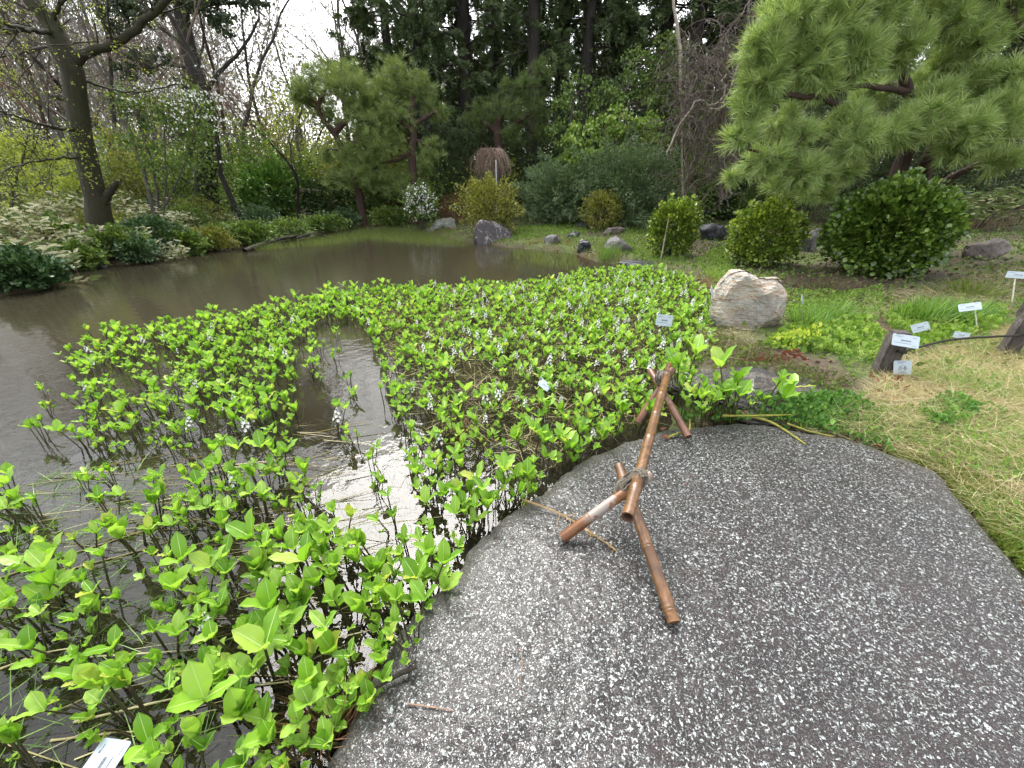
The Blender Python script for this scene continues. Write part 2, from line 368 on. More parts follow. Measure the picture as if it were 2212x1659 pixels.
# ================================================================ speckled slab under the camera
E3 = spline(np.column_stack([np.vstack([E, E[:1]]), np.zeros(len(E)+1)]), 700)[:-1,:2]
ang = np.linspace(0, 2*np.pi, len(E3), endpoint=False)
cen = np.array([1.0,.35]); nr = 150
rr = np.concatenate([np.linspace(0, .93, nr-14), 1-(1-np.linspace(0,1,15)[1:])**2*.07+0*.0])
prof = []
rings = []
jit = np.array([mnoise.noise(Vector((p[0]*5,p[1]*5,0)))*.035+mnoise.noise(Vector((p[0]*22,p[1]*22,3)))*.014 for p in E3])
out = norm(E3-cen)
for r in rr:
    q = cen+(E3-cen)*r+out*(jit*r**8)[:,None]
    e = (1-r)*np.linalg.norm(E3-cen, axis=1)
    z = TOPZ-.035*np.exp(-e/.035)-.02*np.exp(-e/.15)
    rings.append(np.column_stack([q, z]))
for dz, ex in ((-.045,.012),(-.09,.02),(-.16,.01),(-.3,-.05)):
    q = E3+out*(jit+ex)[:,None]; rings.append(np.column_stack([q, np.full(len(q), TOPZ-.05+dz)+.012*np.sin(ang*97)]))
V = np.concatenate(rings)
def fn(V):
    return np.array([mnoise.noise(Vector((x*2.2,y*2.2,0)))*.010+mnoise.noise(Vector((x*9,y*9,5)))*.0045+mnoise.noise(Vector((x*34,y*34,9)))*.0022 for x,y,z in V])
V[:,2] += fn(V)
n = len(E3); kr = len(rings); jj = np.arange(n); F = []
for r in range(kr-1): F.append(np.stack([r*n+jj, (r+1)*n+jj, (r+1)*n+(jj+1)%n, r*n+(jj+1)%n], 1))
g = Geo().add(V, np.concatenate(F))
m, t, b = mat('speckled_stone'); v = coords(t)
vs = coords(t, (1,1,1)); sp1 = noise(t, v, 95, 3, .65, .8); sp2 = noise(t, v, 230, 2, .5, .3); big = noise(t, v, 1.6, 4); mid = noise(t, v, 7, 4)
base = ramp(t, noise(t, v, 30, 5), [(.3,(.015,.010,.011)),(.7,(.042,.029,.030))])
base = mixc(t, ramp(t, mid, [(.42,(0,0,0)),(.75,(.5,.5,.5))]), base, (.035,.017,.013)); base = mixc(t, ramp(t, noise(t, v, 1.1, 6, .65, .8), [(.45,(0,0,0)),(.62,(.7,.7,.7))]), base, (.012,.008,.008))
# pale grains plus sky glints painted into the colour, sparser at the worn rim
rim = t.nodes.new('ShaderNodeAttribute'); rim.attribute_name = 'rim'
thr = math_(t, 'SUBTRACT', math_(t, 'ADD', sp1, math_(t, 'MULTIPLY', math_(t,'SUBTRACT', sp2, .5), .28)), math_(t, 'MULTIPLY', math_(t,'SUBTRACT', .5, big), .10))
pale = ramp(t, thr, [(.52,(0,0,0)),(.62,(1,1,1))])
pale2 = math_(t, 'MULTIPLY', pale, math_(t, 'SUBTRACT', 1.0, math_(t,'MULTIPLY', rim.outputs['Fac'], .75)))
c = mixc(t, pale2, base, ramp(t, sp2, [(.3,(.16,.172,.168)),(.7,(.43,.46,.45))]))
c = mixc(t, math_(t,'MULTIPLY', rim.outputs['Fac'], .75), c, ramp(t, noise(t, v, 45, 6, .8), [(.3,(.05,.045,.04)),(.7,(.27,.26,.23))]))
t.links.new(c, b.inputs['Base Color']); b.inputs['Specular IOR Level'].default_value = .7; b.inputs['Coat Weight'].default_value = .35; b.inputs['Coat IOR'].default_value = 1.4; b.inputs['Coat Roughness'].default_value = .3; t.links.new(bump(t, noise(t, v, 40, 3), .0035, .8), b.inputs['Coat Normal'])
t.links.new(ramp(t, math_(t,'ADD',math_(t,'MULTIPLY',thr,.7),math_(t,'MULTIPLY',mid,.3)), [(.4,(.12,.12,.12)),(.62,(.42,.42,.42))]), b.inputs['Roughness'])
hh = math_(t, 'ADD', math_(t,'MULTIPLY', ramp(t, thr, [(.40,(0,0,0)),(.62,(1,1,1))]), 1.0), math_(t,'MULTIPLY', noise(t, v, 25, 4), .8))
t.links.new(bump(t, hh, .010, 1.0), b.inputs['Normal'])
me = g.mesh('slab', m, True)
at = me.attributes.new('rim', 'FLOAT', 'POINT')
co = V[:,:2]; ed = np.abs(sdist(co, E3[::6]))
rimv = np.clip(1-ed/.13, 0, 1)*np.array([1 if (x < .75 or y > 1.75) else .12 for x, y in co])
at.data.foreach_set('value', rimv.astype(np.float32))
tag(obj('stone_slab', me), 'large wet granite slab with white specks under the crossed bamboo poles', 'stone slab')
def slabz(x, y): return TOPZ+.004

# ================================================================ rocks
def rockmat(name, stops, scale=5, bands=None, rough=.55, vein=None, dist=2.5, bd=.03, sc3=(1,1,1)):
    m, t, b = mat(name); v = coords(t, sc3); n = noise(t, v, scale, 8, .7, .4)
    c = ramp(t, n, stops)
    c = mixc(t, ramp(t, noise(t, coords(t), scale*6, 6, .8), [(.35,(.75,.75,.75)),(.55,(0,0,0))]), c, tuple(x*.35 for x in stops[0][1]))
    h = n
    if bands:
        w = t.nodes.new('ShaderNodeTexWave'); w.bands_direction = 'Z'; w.inputs['Scale'].default_value = bands[0]; w.inputs['Distortion'].default_value = bands[1]
        w.inputs['Detail'].default_value = 5; w.inputs['Detail Scale'].default_value = dist; w.inputs['Detail Roughness'].default_value = .65; t.links.new(v, w.inputs[0])
        c = mixc(t, bands[3], c, ramp(t, w.outputs['Fac'], bands[2])); h = math_(t, 'ADD', n, math_(t,'MULTIPLY', w.outputs['Fac'], .5))
    if vein:
        k = math_(t, 'ABSOLUTE', math_(t, 'SUBTRACT', noise(t, coords(t), vein[0], 5, .55, 1.2), .5))
        c = mixc(t, ramp(t, k, [(0,(1,1,1)),(vein[1],(0,0,0))]), c, vein[2])
    t.links.new(c, b.inputs['Base Color']); b.inputs['Roughness'].default_value = rough
    t.links.new(bump(t, h, bd, 1), b.inputs['Normal']); return m
m, t, b = mat('pale_banded_rock'); n0 = noise(t, coords(t), 1.6, 3); v = coords(t, (1.0,1.0,4.2)); n1 = noise(t, v, 2.6, 9, .62, 1.1); n2 = noise(t, coords(t,(1,1,7)), 6, 6, .7, .6); n3 = noise(t, coords(t), 14, 8, .8)
c = ramp(t, n1, [(.30,(0.115,0.112,0.122)),(.38,(0.317,0.288,0.252)),(.45,(0.446,0.418,0.346)),(.50,(0.302,0.173,0.094)),(.55,(0.418,0.360,0.274)),(.62,(0.461,0.439,0.382)),(.72,(0.259,0.158,0.101))])
c = mixc(t, ramp(t, n2, [(.42,(0,0,0)),(.56,(0.432,0.432,0.432))]), c, (0.432,0.410,0.360)); c = mixc(t, ramp(t, n0, [(.5,(0,0,0)),(.62,(0.540,0.540,0.540))]), c, ramp(t, n3, [(.4,(0.094,0.094,0.108)),(.6,(0.302,0.295,0.288))]))
c = mixc(t, ramp(t, n3, [(.32,(0.576,0.576,0.576)),(.42,(0,0,0))]), c, (0.086,0.072,0.065)); t.links.new(c, b.inputs['Base Color']); b.inputs['Roughness'].default_value = .5
t.links.new(bump(t, math_(t,'ADD',math_(t,'ADD',n1,n3),n2), .03, 1), b.inputs['Normal']); M['r_pale'] = m
M['r_dark'] = rockmat('wet_dark_rock', [(.3,(.015,.016,.02)),(.55,(.042,.045,.053)),(.7,(.10,.10,.11))], 4, rough=.3)
M['r_grey'] = rockmat('grey_rock', [(.3,(.04,.04,.04)),(.5,(.11,.105,.10)),(.7,(.22,.21,.19))], 5, rough=.5)
M['r_marb'] = rockmat('marbled_dark_rock', [(.3,(.018,.014,.015)),(.55,(.05,.036,.038)),(.7,(.09,.07,.07))], 4, rough=.35, vein=(2.2,.012,(.34,.33,.32)))
M['r_lich'] = rockmat('lichen_rock', [(.35,(.07,.07,.06)),(.5,(.16,.165,.13)),(.65,(.27,.28,.22))], 6, rough=.7)
M['r_moss'] = rockmat('mossy_rock', [(.38,(.07,.07,.06)),(.5,(.17,.18,.03)),(.65,(.3,.32,.04))], 5, rough=.8)
M['r_flat'] = rockmat('layered_dark_rock', [(.3,(.025,.02,.018)),(.5,(.07,.06,.055)),(.7,(.20,.16,.11))], 7, (9, 10, [(.15,(.010,.010,.012)),(.4,(.05,.048,.052)),(.62,(.22,.165,.09)),(.72,(.04,.036,.034)),(1,(.10,.095,.09))], .9), rough=.35, dist=1.2, bd=.03)
M['r_brown'] = rockmat('brown_rock', [(.3,(.045,.035,.03)),(.5,(.11,.085,.07)),(.7,(.20,.165,.14))], 4, rough=.6)
import bmesh
def rock(name, base, dims, seed, mt, label, rz=0, cuts=15, sub=5, amp=.12, group=None, top=None):
    bm = bmesh.new(); bmesh.ops.create_icosphere(bm, subdivisions=sub, radius=1)
    V = np.array([v.co for v in bm.verts]); r = np.random.default_rng(seed)
    for k in range(cuts):
        n_ = norm(r.normal(size=3)+np.array([0,0,.15])); dd = r.uniform(.42,.82)
        s_ = V@n_-dd; V -= np.where(s_ > 0, s_*.92, 0)[:,None]*n_
    off = seed*3.7
    for q in range(len(V)):
        p = Vector(V[q]*1.0); nn = mnoise.noise(p*1.3+Vector((off,0,0)))*amp*1.6+mnoise.noise(p*3.4+Vector((0,off,0)))*amp*.9-abs(mnoise.noise(p*7+Vector((0,0,off))))*amp*.9+mnoise.noise(p*19+Vector((off,off,off)))*amp*.3
        V[q] *= 1+nn
    V *= np.array(dims)
    c_, s_ = math.cos(rz), math.sin(rz); V = V@np.array([[c_,s_,0],[-s_,c_,0],[0,0,1]])
    if top: V = top(V)
    for v_, co_ in zip(bm.verts, V): v_.co = co_
    me = bpy.data.meshes.new(name); bm.to_mesh(me); bm.free()
    me.polygons.foreach_set('use_smooth', np.ones(len(me.polygons), bool)); me.materials.append(mt)
    o = obj(name, me, None, base); return tag(o, label, 'rock', group)
def prock(u, vb, wpx, hpx, seed, mt, label, z=None, depth=.8, **k):
    p = U(u, vb, z) if z is not None else G(u, vb)
    s_ = pxm(vb, p.y); w = wpx*s_/2*oc(u); h = hpx*s_*.93
    base = Vector((p.x, p.y+w*depth*.7, p.z+h*.12)); return rock('rock', base, (w*1.15, w*depth, h*1.0), seed, mt, label, **k)
prock(850,483,95,42,1,M['r_dark'],'wet blue black rock left of the white flowered bush')
prock(962,498,80,32,2,M['r_lich'],'low pale lichen covered rock right of the white flowered bush')
prock(1070,527,84,58,3,M['r_marb'],'upright dark reddish rock with white veins at the far water edge', z=.02, depth=.6, amp=.06)
prock(1192,528,46,30,4,M['r_grey'],'square grey brown rock at the far shore right of the veined rock')
prock(1262,544,44,26,5,M['r_dark'],'small dark bluish rock among rusty dry grass at the shore')
prock(1240,514,32,18,6,M['r_dark'],'small near black round rock behind the bluish shore rock')
prock(1328,545,72,36,7,M['r_grey'],'mottled grey boulder right of the small shore rocks')
prock(1545,520,76,46,8,M['r_dark'],'dark slate rock between the two yellow green round shrubs')
prock(1748,545,60,50,9,M['r_grey'],'grey rock between the yellow green shrub and the big round shrub')
prock(2140,560,150,40,10,M['r_brown'],'long low brownish rock at the right under the pine', depth=.5)
prock(905,425,26,50,11,M['r_grey'],'narrow upright grey stone standing behind the white flowered bush', depth=.6, cuts=6)
prock(868,408,50,22,12,M['r_grey'],'low grey stone beside the narrow upright stone')
prock(190,578,120,26,14,M['r_grey'],'flat grey rock at the left water edge under bamboo grass', depth=.45)
prock(345,562,70,30,15,M['r_moss'],'yellow green mossy rock at the left water edge', depth=.5)
prock(470,545,90,20,16,M['r_brown'],'low mossy brown rock on the left bank near the fallen log', depth=.4)
prock(1470,668,66,26,17,M['r_grey'],'small grey rock left of the pale banded boulder', depth=.6)
prock(1395,580,110,14,18,M['r_dark'],'flat dark stone at the back edge of the bogbean bed', depth=.4)
prock(1260,492,46,14,19,M['r_grey'],'small grey stone in grass in front of the spreading juniper')
prock(1325,508,60,16,20,M['r_brown'],'thin brown stone behind the mottled grey boulder', depth=.5)
prock(300,560,60,20,23,M['r_dark'],'dark stone at the left bank beside the mossy rock', depth=.5)
# pale boulder, wide shoulder to the right, narrowing foot
def btop_old(V):
    V = V.copy(); z = V[:,2]; V[:,0] *= 1+.25*np.clip(z/.4,-.5,1); V[:,0] += np.clip(z,0,1)*.16; V[:,2] += .05*np.cos(V[:,0]*7+.6)*np.clip(z*3,0,1)
    V[:,1] += np.where(V[:,1] < 0, 1, .0)*np.clip(z,-.3,.6)*.55
    return V
ol = [(1648,732),(1600,735),(1560,722),(1532,700),(1530,655),(1538,625),(1556,600),(1580,584),(1605,580),(1626,586),(1644,596),(1662,597),(1682,598),(1702,611),(1704,628),(1694,655),(1684,680),(1672,708)]
Yb = 4.55; cb = D(1612,662,Yb); oa = np.array([tuple(D(u_,v_,Yb)-cb) for u_,v_ in ol])[:,[0,2]]; th = np.arctan2(oa[:,1], oa[:,0]); o_ = np.argsort(th); th, ra = th[o_], np.hypot(*oa.T)[o_]
def btop(V):
    V = V.copy(); U_ = norm(V); t_ = np.arctan2(U_[:,2], U_[:,0]); r_ = np.interp(t_, th, ra, period=2*np.pi); q = np.hypot(U_[:,0], U_[:,2]); k = np.linalg.norm(V, axis=1)/.8
    q2 = q**.55; out = np.empty_like(V); out[:,0] = U_[:,0]/np.maximum(q,1e-6)*q2*r_*(.75+.25*k); out[:,2] = U_[:,2]/np.maximum(q,1e-6)*q2*r_*(.75+.25*k); out[:,1] = U_[:,1]*.34*k**1.2-.12*out[:,2]*(U_[:,1] < 0)*-1.5
    r_ = np.random.default_rng(9)
    for n_, d_ in [(norm(np.array([a_,-1.0,b_])), c_) for a_, b_, c_ in ((-.1,.25,.20),(.9,.1,.34),(-1.1,.15,.36),(.1,1.2,.36),(.5,-.7,.30),(-.5,-.8,.36),(1.6,.5,.40),(.3,.6,.26))]:
        s_ = out@n_-d_; out -= np.where(s_ > 0, s_*.9, 0)[:,None]*n_
    for q in range(len(out)): p_ = Vector(out[q]); out[q] += U_[q]*(mnoise.noise(p_*7)*.022+mnoise.noise(p_*18+Vector((0,0,out[q][2]*40)))*.012)
    return out
rock('boulder', cb, (1,1,1), 52, M['r_pale'], 'pale boulder with orange and white bands beside the bogbean bed', cuts=14, sub=6, amp=.07, top=btop).data.shade_flat()
# low layered rock behind the slab
p = U(1660,850,.08); rock('flat_rock', Vector((p.x+.02,p.y+.12,.10)), (.98,.60,.17), 31, M['r_flat'], 'long flat dark layered rock behind the speckled slab', rz=-.12, cuts=5, sub=6, amp=.08)

# ================================================================ plants: shrubs
def shrub_leaves(g, c, rad, n, T, size, up=.25, lumps=.18, shell=.42, seed=0, mi=0, cut=None):
    lumps = lumps*1.5+.06; d = rdir(n); off = seed*7.1
    r = 1-shell*rng.random(n)**1.6
    lm = 1+lumps*(np.sin(d[:,0]*5+off)*np.cos(d[:,1]*6-off)+.6*np.sin(d[:,2]*9+d[:,0]*11+off)+.5*np.sin(d[:,1]*17+off*2)*np.cos(d[:,0]*15))
    P = np.asarray(tuple(c))+d*(r*lm)[:,None]*np.asarray(rad)
    if cut is not None: k = P[:,2] > cut; P, d, n = P[k], d[k], k.sum()
    y = norm(d*.8+rdir(n)*.9+np.array([0,0,up]))
    scatter(g, T, P, frames(y, roll=np.cross(y, d)+rdir(n)*.5), size*rng.uniform(.6,1.3,n), mi)
    k = max(14, n//110); d = rdir(k, .5); m_ = 9; idx = np.repeat(np.arange(k), m_); r = rng.uniform(.9, 1.0, k)[idx]+np.tile(np.linspace(0, .2, m_), k)*rng.uniform(.3,1.2,k)[idx]   # stray shoots
    P = np.asarray(tuple(c))+d[idx]*r[:,None]*np.asarray(rad)+rng.normal(size=(k*m_,3))*size*.25
    if cut is not None: q = P[:,2] > cut; P, idx = P[q], idx[q]
    y = norm(d[idx]*.9+rdir(len(P))*.8+np.array([0,0,.3])); scatter(g, T, P, frames(y), size*rng.uniform(.5,1.0,len(P)), mi)
def stems(g, base, c, rad, k, r0=.02, n=5):
    P0 = np.tile(np.array(tuple(base)), (k,1))+rng.normal(size=(k,3))*np.array([rad[0]*.12, rad[1]*.12, 0])
    e = np.array(tuple(c))+rdir(k, .3)*np.array(rad)*.75
    P, R = grow(P0, e-P0, np.linalg.norm(e-P0, axis=1)*1.05, np.full(k, r0), 6, .12)
    tubes(g, P, R, 4); s_ = spawn(P, R, 4, .3, .7, .4, .5); P2, R2 = grow(*s_, 4, .2); tubes(g, P2, R2, 3)
def shrub(u, v, ru, rv, leaf, size, n, label, name='shrub', cat='shrub', T=ROUND, seed=0, vb=None, depth=.9, lumps=.1, group=None, Y=None, shell=.42, stem='twig_dark', up=.25, extra=None):
    if u < 760: ru *= 1.15
    vb = vb or v+rv
    p = G(u, vb) if Y is None else D(u, vb, Y)
    s_ = pxm(v, p.y); w = ru*s_*oc(u)*.97; dep = w*depth
    Yc = p.y+dep*.55; c = D(u, v, Yc); zt = D(u, v-rv, Yc).z; hb = (zt-p.z)/2
    rz_ = max(hb, rv*s_*.8)
    if abs(hb-rv*s_) > .5*rv*s_: print('shrub', u, v, 'hb %.2f rv %.2f Y %.1f zt %.2f gz %.2f' % (hb, rv*s_, p.y, zt, p.z)); c.z = zt-rz_
    gb = hz(c.x, c.y); base = Vector((c.x, c.y, gb))
    e = empty(name, base, label, cat, group)
    g = Geo(); shrub_leaves(g, c, (w, dep, rz_), n, T, size, up, lumps, shell, seed or (u % 17), cut=gb+.02)
    if extra: extra(g, c, (w, dep, rz_))
    part('foliage', g, [M[leaf]]+([M['petal']] if extra else []), e)
    g = Geo(); stems(g, base, c, (w,dep,rz_), 9, .012+.01*rz_); part('stems', g, M[stem], e, True)
    return e
# ================================================================ shrubs
def petals(k, s):
    def f(g, c, rad):
        d = rdir(k, .35); P = np.array(tuple(c))+d*np.array(rad)*rng.uniform(.92,1.08,(k,1))
        P = np.array(tuple(c))+(P-np.array(tuple(c)))*rng.uniform(.65,1.08,(k,1)); idx = np.repeat(np.arange(k), 7); Q = P[idx]+rng.normal(size=(k*7,3))*s*1.4
        scatter(g, ROUND, Q, frames(rdir(len(Q),.3)), s*rng.uniform(.7,1.2,len(Q)), 1)
    return f
shrub(582,410,82,56,'rhodo',.15,5200,'rounded bright green rhododendron shrub on the left bank',seed=3,vb=472,lumps=.2)
shrub(40,588,100,52,'ivy',.085,6000,'dark ivy covered bush hanging over the water at the far left',seed=4,vb=628,depth=.8)
shrub(1211,420,73,53,'juniper',.19,9000,'spreading blue green juniper behind the veined rock',T=SPRAY[0],seed=5,vb=486,lumps=.28,shell=.25)
shrub(1355,412,98,76,'juniper',.2,14000,'large spreading blue green juniper in the middle',T=SPRAY[1],seed=6,vb=490,lumps=.3,shell=.25)
shrub(1058,447,64,50,'olive',.085,7000,'yellow green loose shrub above the veined rock',T=LEAF4,seed=7,vb=512,lumps=.2)
shrub(1300,455,44,38,'olive',.07,3600,'small bronze and green shrub in front of the juniper',T=LEAF4,seed=8,vb=500)
shrub(1440,430,50,32,'camellia',.07,3600,'upper of two stacked glossy shrubs beside the juniper',seed=9,vb=478,depth=.8)
shrub(1456,492,56,54,'camellia',.065,5200,'glossy rounded shrub behind the tall dry reed stalk',seed=10,vb=556)
shrub(1652,436,72,30,'midgreen',.05,6500,'low fine leaved dark green mound behind the yellow green shrub',T=LEAF4,seed=11,vb=480,lumps=.05)
shrub(1652,508,84,74,'camellia',.062,7200,'round yellow green glossy shrub behind the pale boulder',seed=12,vb=580,lumps=.08)
shrub(1922,498,158,108,'laurel',.075,15000,'big round dark glossy green shrub at the right',seed=13,vb=602,lumps=.07,depth=.95)
shrub(908,438,30,21,'midgreen',.09,2500,'low shrub covered in white flowers by the far shore',seed=14,vb=478,lumps=.4,extra=petals(170,.07),Y=16.6)
shrub(722,432,70,44,'ivy',.11,4600,'dark green shrub right of the rhododendron',seed=15,vb=475)
shrub(800,432,58,40,'needle_g',.12,5000,'dark feathery shrub behind the wet blue black rock',T=SPRAY[0],seed=16,vb=472)
shrub(655,398,40,34,'juniper',.12,2600,'blue green bush behind the rhododendron',T=LEAF4,seed=17,vb=440)
shrub(430,462,60,34,'young',.07,2600,'yellow green ferny bush left of the rhododendron',T=NARROW,seed=18,vb=496)
shrub(330,505,60,30,'ivy',.07,3200,'low dark leafy bush at the foot of the mossy trunk',seed=19,vb=545)
shrub(250,525,62,34,'midgreen',.07,3800,'leafy bush in front of the mossy trunk at the water',seed=20,vb=562)
shrub(500,500,70,20,'midgreen',.08,2400,'low green and brown growth under the rhododendron',T=LEAF4,seed=21,vb=520)
shrub(980,452,44,34,'rust',.09,1800,'brown dry bush between the white flowers and the yellow shrub',T=NARROW,seed=22,vb=484,stem='twig_brown')
shrub(1130,385,70,30,'ivy',.12,3600,'dark low bush behind the brown weeping tree',seed=23,vb=425)
shrub(1560,440,60,26,'ivy',.08,3000,'dark low bush left of the fine leaved mound',seed=24,vb=475)
shrub(1000,415,50,30,'midgreen',.11,2600,'green bush left of the brown weeping tree',seed=25,vb=445)
shrub(860,400,44,30,'midgreen',.11,2600,'green bush between the little pine and the standing stone',T=LEAF4,seed=26,vb=432)

for q,(u_,vt_,vb_,ru_,lf_,lb_) in enumerate(((165,535,585,46,'midgreen','overhanging leafy bush at the water left of the mossy trunk'),(290,520,572,50,'ivy','dark overhanging bush at the water right of the mossy trunk'),(395,505,558,48,'midgreen','leafy bush over the water right of the mossy rock'),(460,500,552,40,'olive','brownish green bush over the water near the fallen log'),(540,488,535,46,'midgreen','leafy growth above the fallen log'),(620,480,520,44,'midgreen','leafy growth at the water under the bleached branch'),(700,470,505,44,'midgreen','low leafy growth left of the rusty fern'),(745,462,492,34,'ivy','dark low growth behind the rusty fern'),(110,480,540,60,'midgreen','green bush among the cream bamboo grass at the left'),(230,462,520,60,'olive','olive bush among the cream bamboo grass by the mossy trunk'),(20,470,530,70,'ivy','dark bush behind the ivy bush at the far left'),(400,455,500,50,'midgreen','green bush behind the cream bamboo grass on the right'),(840,455,490,40,'midgreen','low green bush above the blue black rock'),(560,455,500,40,'ivy','dark low bush under the rhododendron left side'),(340,440,490,50,'ivy','dark bush behind the cream bamboo grass right of the trunk'),(480,420,470,46,'midgreen','bush left of the rhododendron among thin stems'))):
    shrub(u_,(vt_+vb_)/2-4,ru_,(vb_-vt_)/2,lf_,.075,3200,lb_,T=LEAF4 if q%2 else ROUND,seed=50+q,vb=vb_,lumps=.25,depth=.7)
# sasa clumps: fans of long cream edged leaves
def sasa(u, vb, ru, hpx, n, leaf, L, label, group=None, name='bamboo_grass'):
    if leaf == 'sasa': n = int(n*1.35); hpx *= 1.3; L *= .72
    p = G(u, vb); s_ = pxm(vb, p.y); w = ru*s_; h = hpx*s_/1.0
    e = empty(name, p, label, 'bamboo grass', group); g = Geo(); gs = Geo()
    k = max(6, n//7); P0 = np.array(tuple(p))+np.column_stack([rng.uniform(-w,w,k), rng.uniform(-.2,.9,k)*w*.7, np.zeros(k)])
    P0[:,2] = H(P0[:,:2])-.02
    hh = h*rng.uniform(.45,1.2,k)
    PP, R = grow(P0, np.tile([0,0,1.],(k,1))+rng.normal(size=(k,3))*.25, hh, np.full(k,.006), 5, .12); tubes(gs, PP, R, 3)
    idx = np.repeat(np.arange(k), 7); Q = PP[idx,-1]+(PP[idx,-2]-PP[idx,-1])*rng.random((len(idx),1))
    d = rdir(len(idx)); d[:,2] = rng.uniform(-.25,.45,len(idx)); d[:,1] -= .15
    scatter(g, (NARROW[0]*np.array([1.7,1,1]), NARROW[1]), Q, frames(d, np.cross(d, [0,0,1])+rdir(len(idx))*.35), L*rng.uniform(.6,1.15,len(idx)))
    part('leaves', g, M[leaf], e); part('stems', gs, M['twig_brown'], e)
    return e
SG = 'cream edged bamboo grass on the left bank'
sasa(40,560,80,75,520,'sasa',.24,'cream bamboo grass above the ivy at the far left',SG)
sasa(130,520,85,70,560,'sasa',.25,'cream bamboo grass left of the mossy trunk',SG)
sasa(285,500,60,55,420,'sasa',.22,'cream bamboo grass right of the mossy trunk',SG)
sasa(360,530,55,50,420,'sasa',.22,'cream bamboo grass drooping over the mossy rock',SG)
sasa(100,470,80,40,260,'sasa',.25,'cream bamboo grass farthest back behind the mossy trunk',SG)
sasa(330,562,60,40,260,'sasa',.24,'cream bamboo grass hanging over the water right of the mossy trunk',SG)
sasa(60,600,80,60,420,'sasa',.26,'cream bamboo grass spilling over the ivy bush',SG)
sasa(200,560,50,50,240,'sasa',.24,'cream bamboo grass in front of the mossy trunk',SG)
sasa(480,492,45,22,90,'sasa',.2,'thin cream bamboo grass below the rhododendron',SG)
DG = 'green bamboo grass under the right pine'
for u_, vb_, ru_, h_, n_, lb in ((1540,418,70,80,700,'green bamboo grass below the vine tangle'),(1680,420,90,70,800,'green bamboo grass behind the yellow green round shrub'),
      (1820,415,80,60,500,'green bamboo grass behind the big round shrub'),(2140,500,90,85,600,'green bamboo grass at the right edge beside the long rock'),(2060,470,60,60,300,'green bamboo grass just right of the big round shrub'),(1600,390,90,90,500,'green bamboo grass deep under the pine branches')):
    sasa(u_, vb_, ru_, h_, n_, 'sasag', .22, lb, DG)

# ================================================================ trees
def PX(lst, Y, dy=0):                # [(u,v,w)] -> points and radii at depth Y
    P = np.array([tuple(D(u, v, Y+(q[0] if q else 0)+dy)) for u, v, w, *q in lst]); R = np.array([w*pxm(v, Y)/2*oc(u) for u, v, w, *q in lst]); return P, R
def limb(g, lst, Y, n=16, sides=10, wob=.012):
    P, R = PX(lst, Y); A = spline(np.column_stack([P, R]), n); Q = A[:,:3]+rng.normal(size=(n,3))*wob; Q[0] = A[0,:3]
    tubes(g, Q, np.maximum(A[:,3], .004), sides); return Q, A[:,3]
def connect(g, pts, R, target, r0, k=1, sides=5):
    pts = np.asarray(pts); d = np.linalg.norm(pts-target, axis=1)+ np.maximum(0, pts[:,2]-target[2]+.0)*1.2; i = int(np.argmin(d)); a = pts[i]
    mid = (a+target)/2+np.array([0,0,.06*np.linalg.norm(a-target)])+rng.normal(size=3)*.05*np.linalg.norm(a-target)
    Q = spline([a, mid, target], 9); r = min(r0, R[i]*.7); tubes(g, Q, np.linspace(r, r*.3, 9), sides); return Q, np.linspace(r, r*.3, 9)
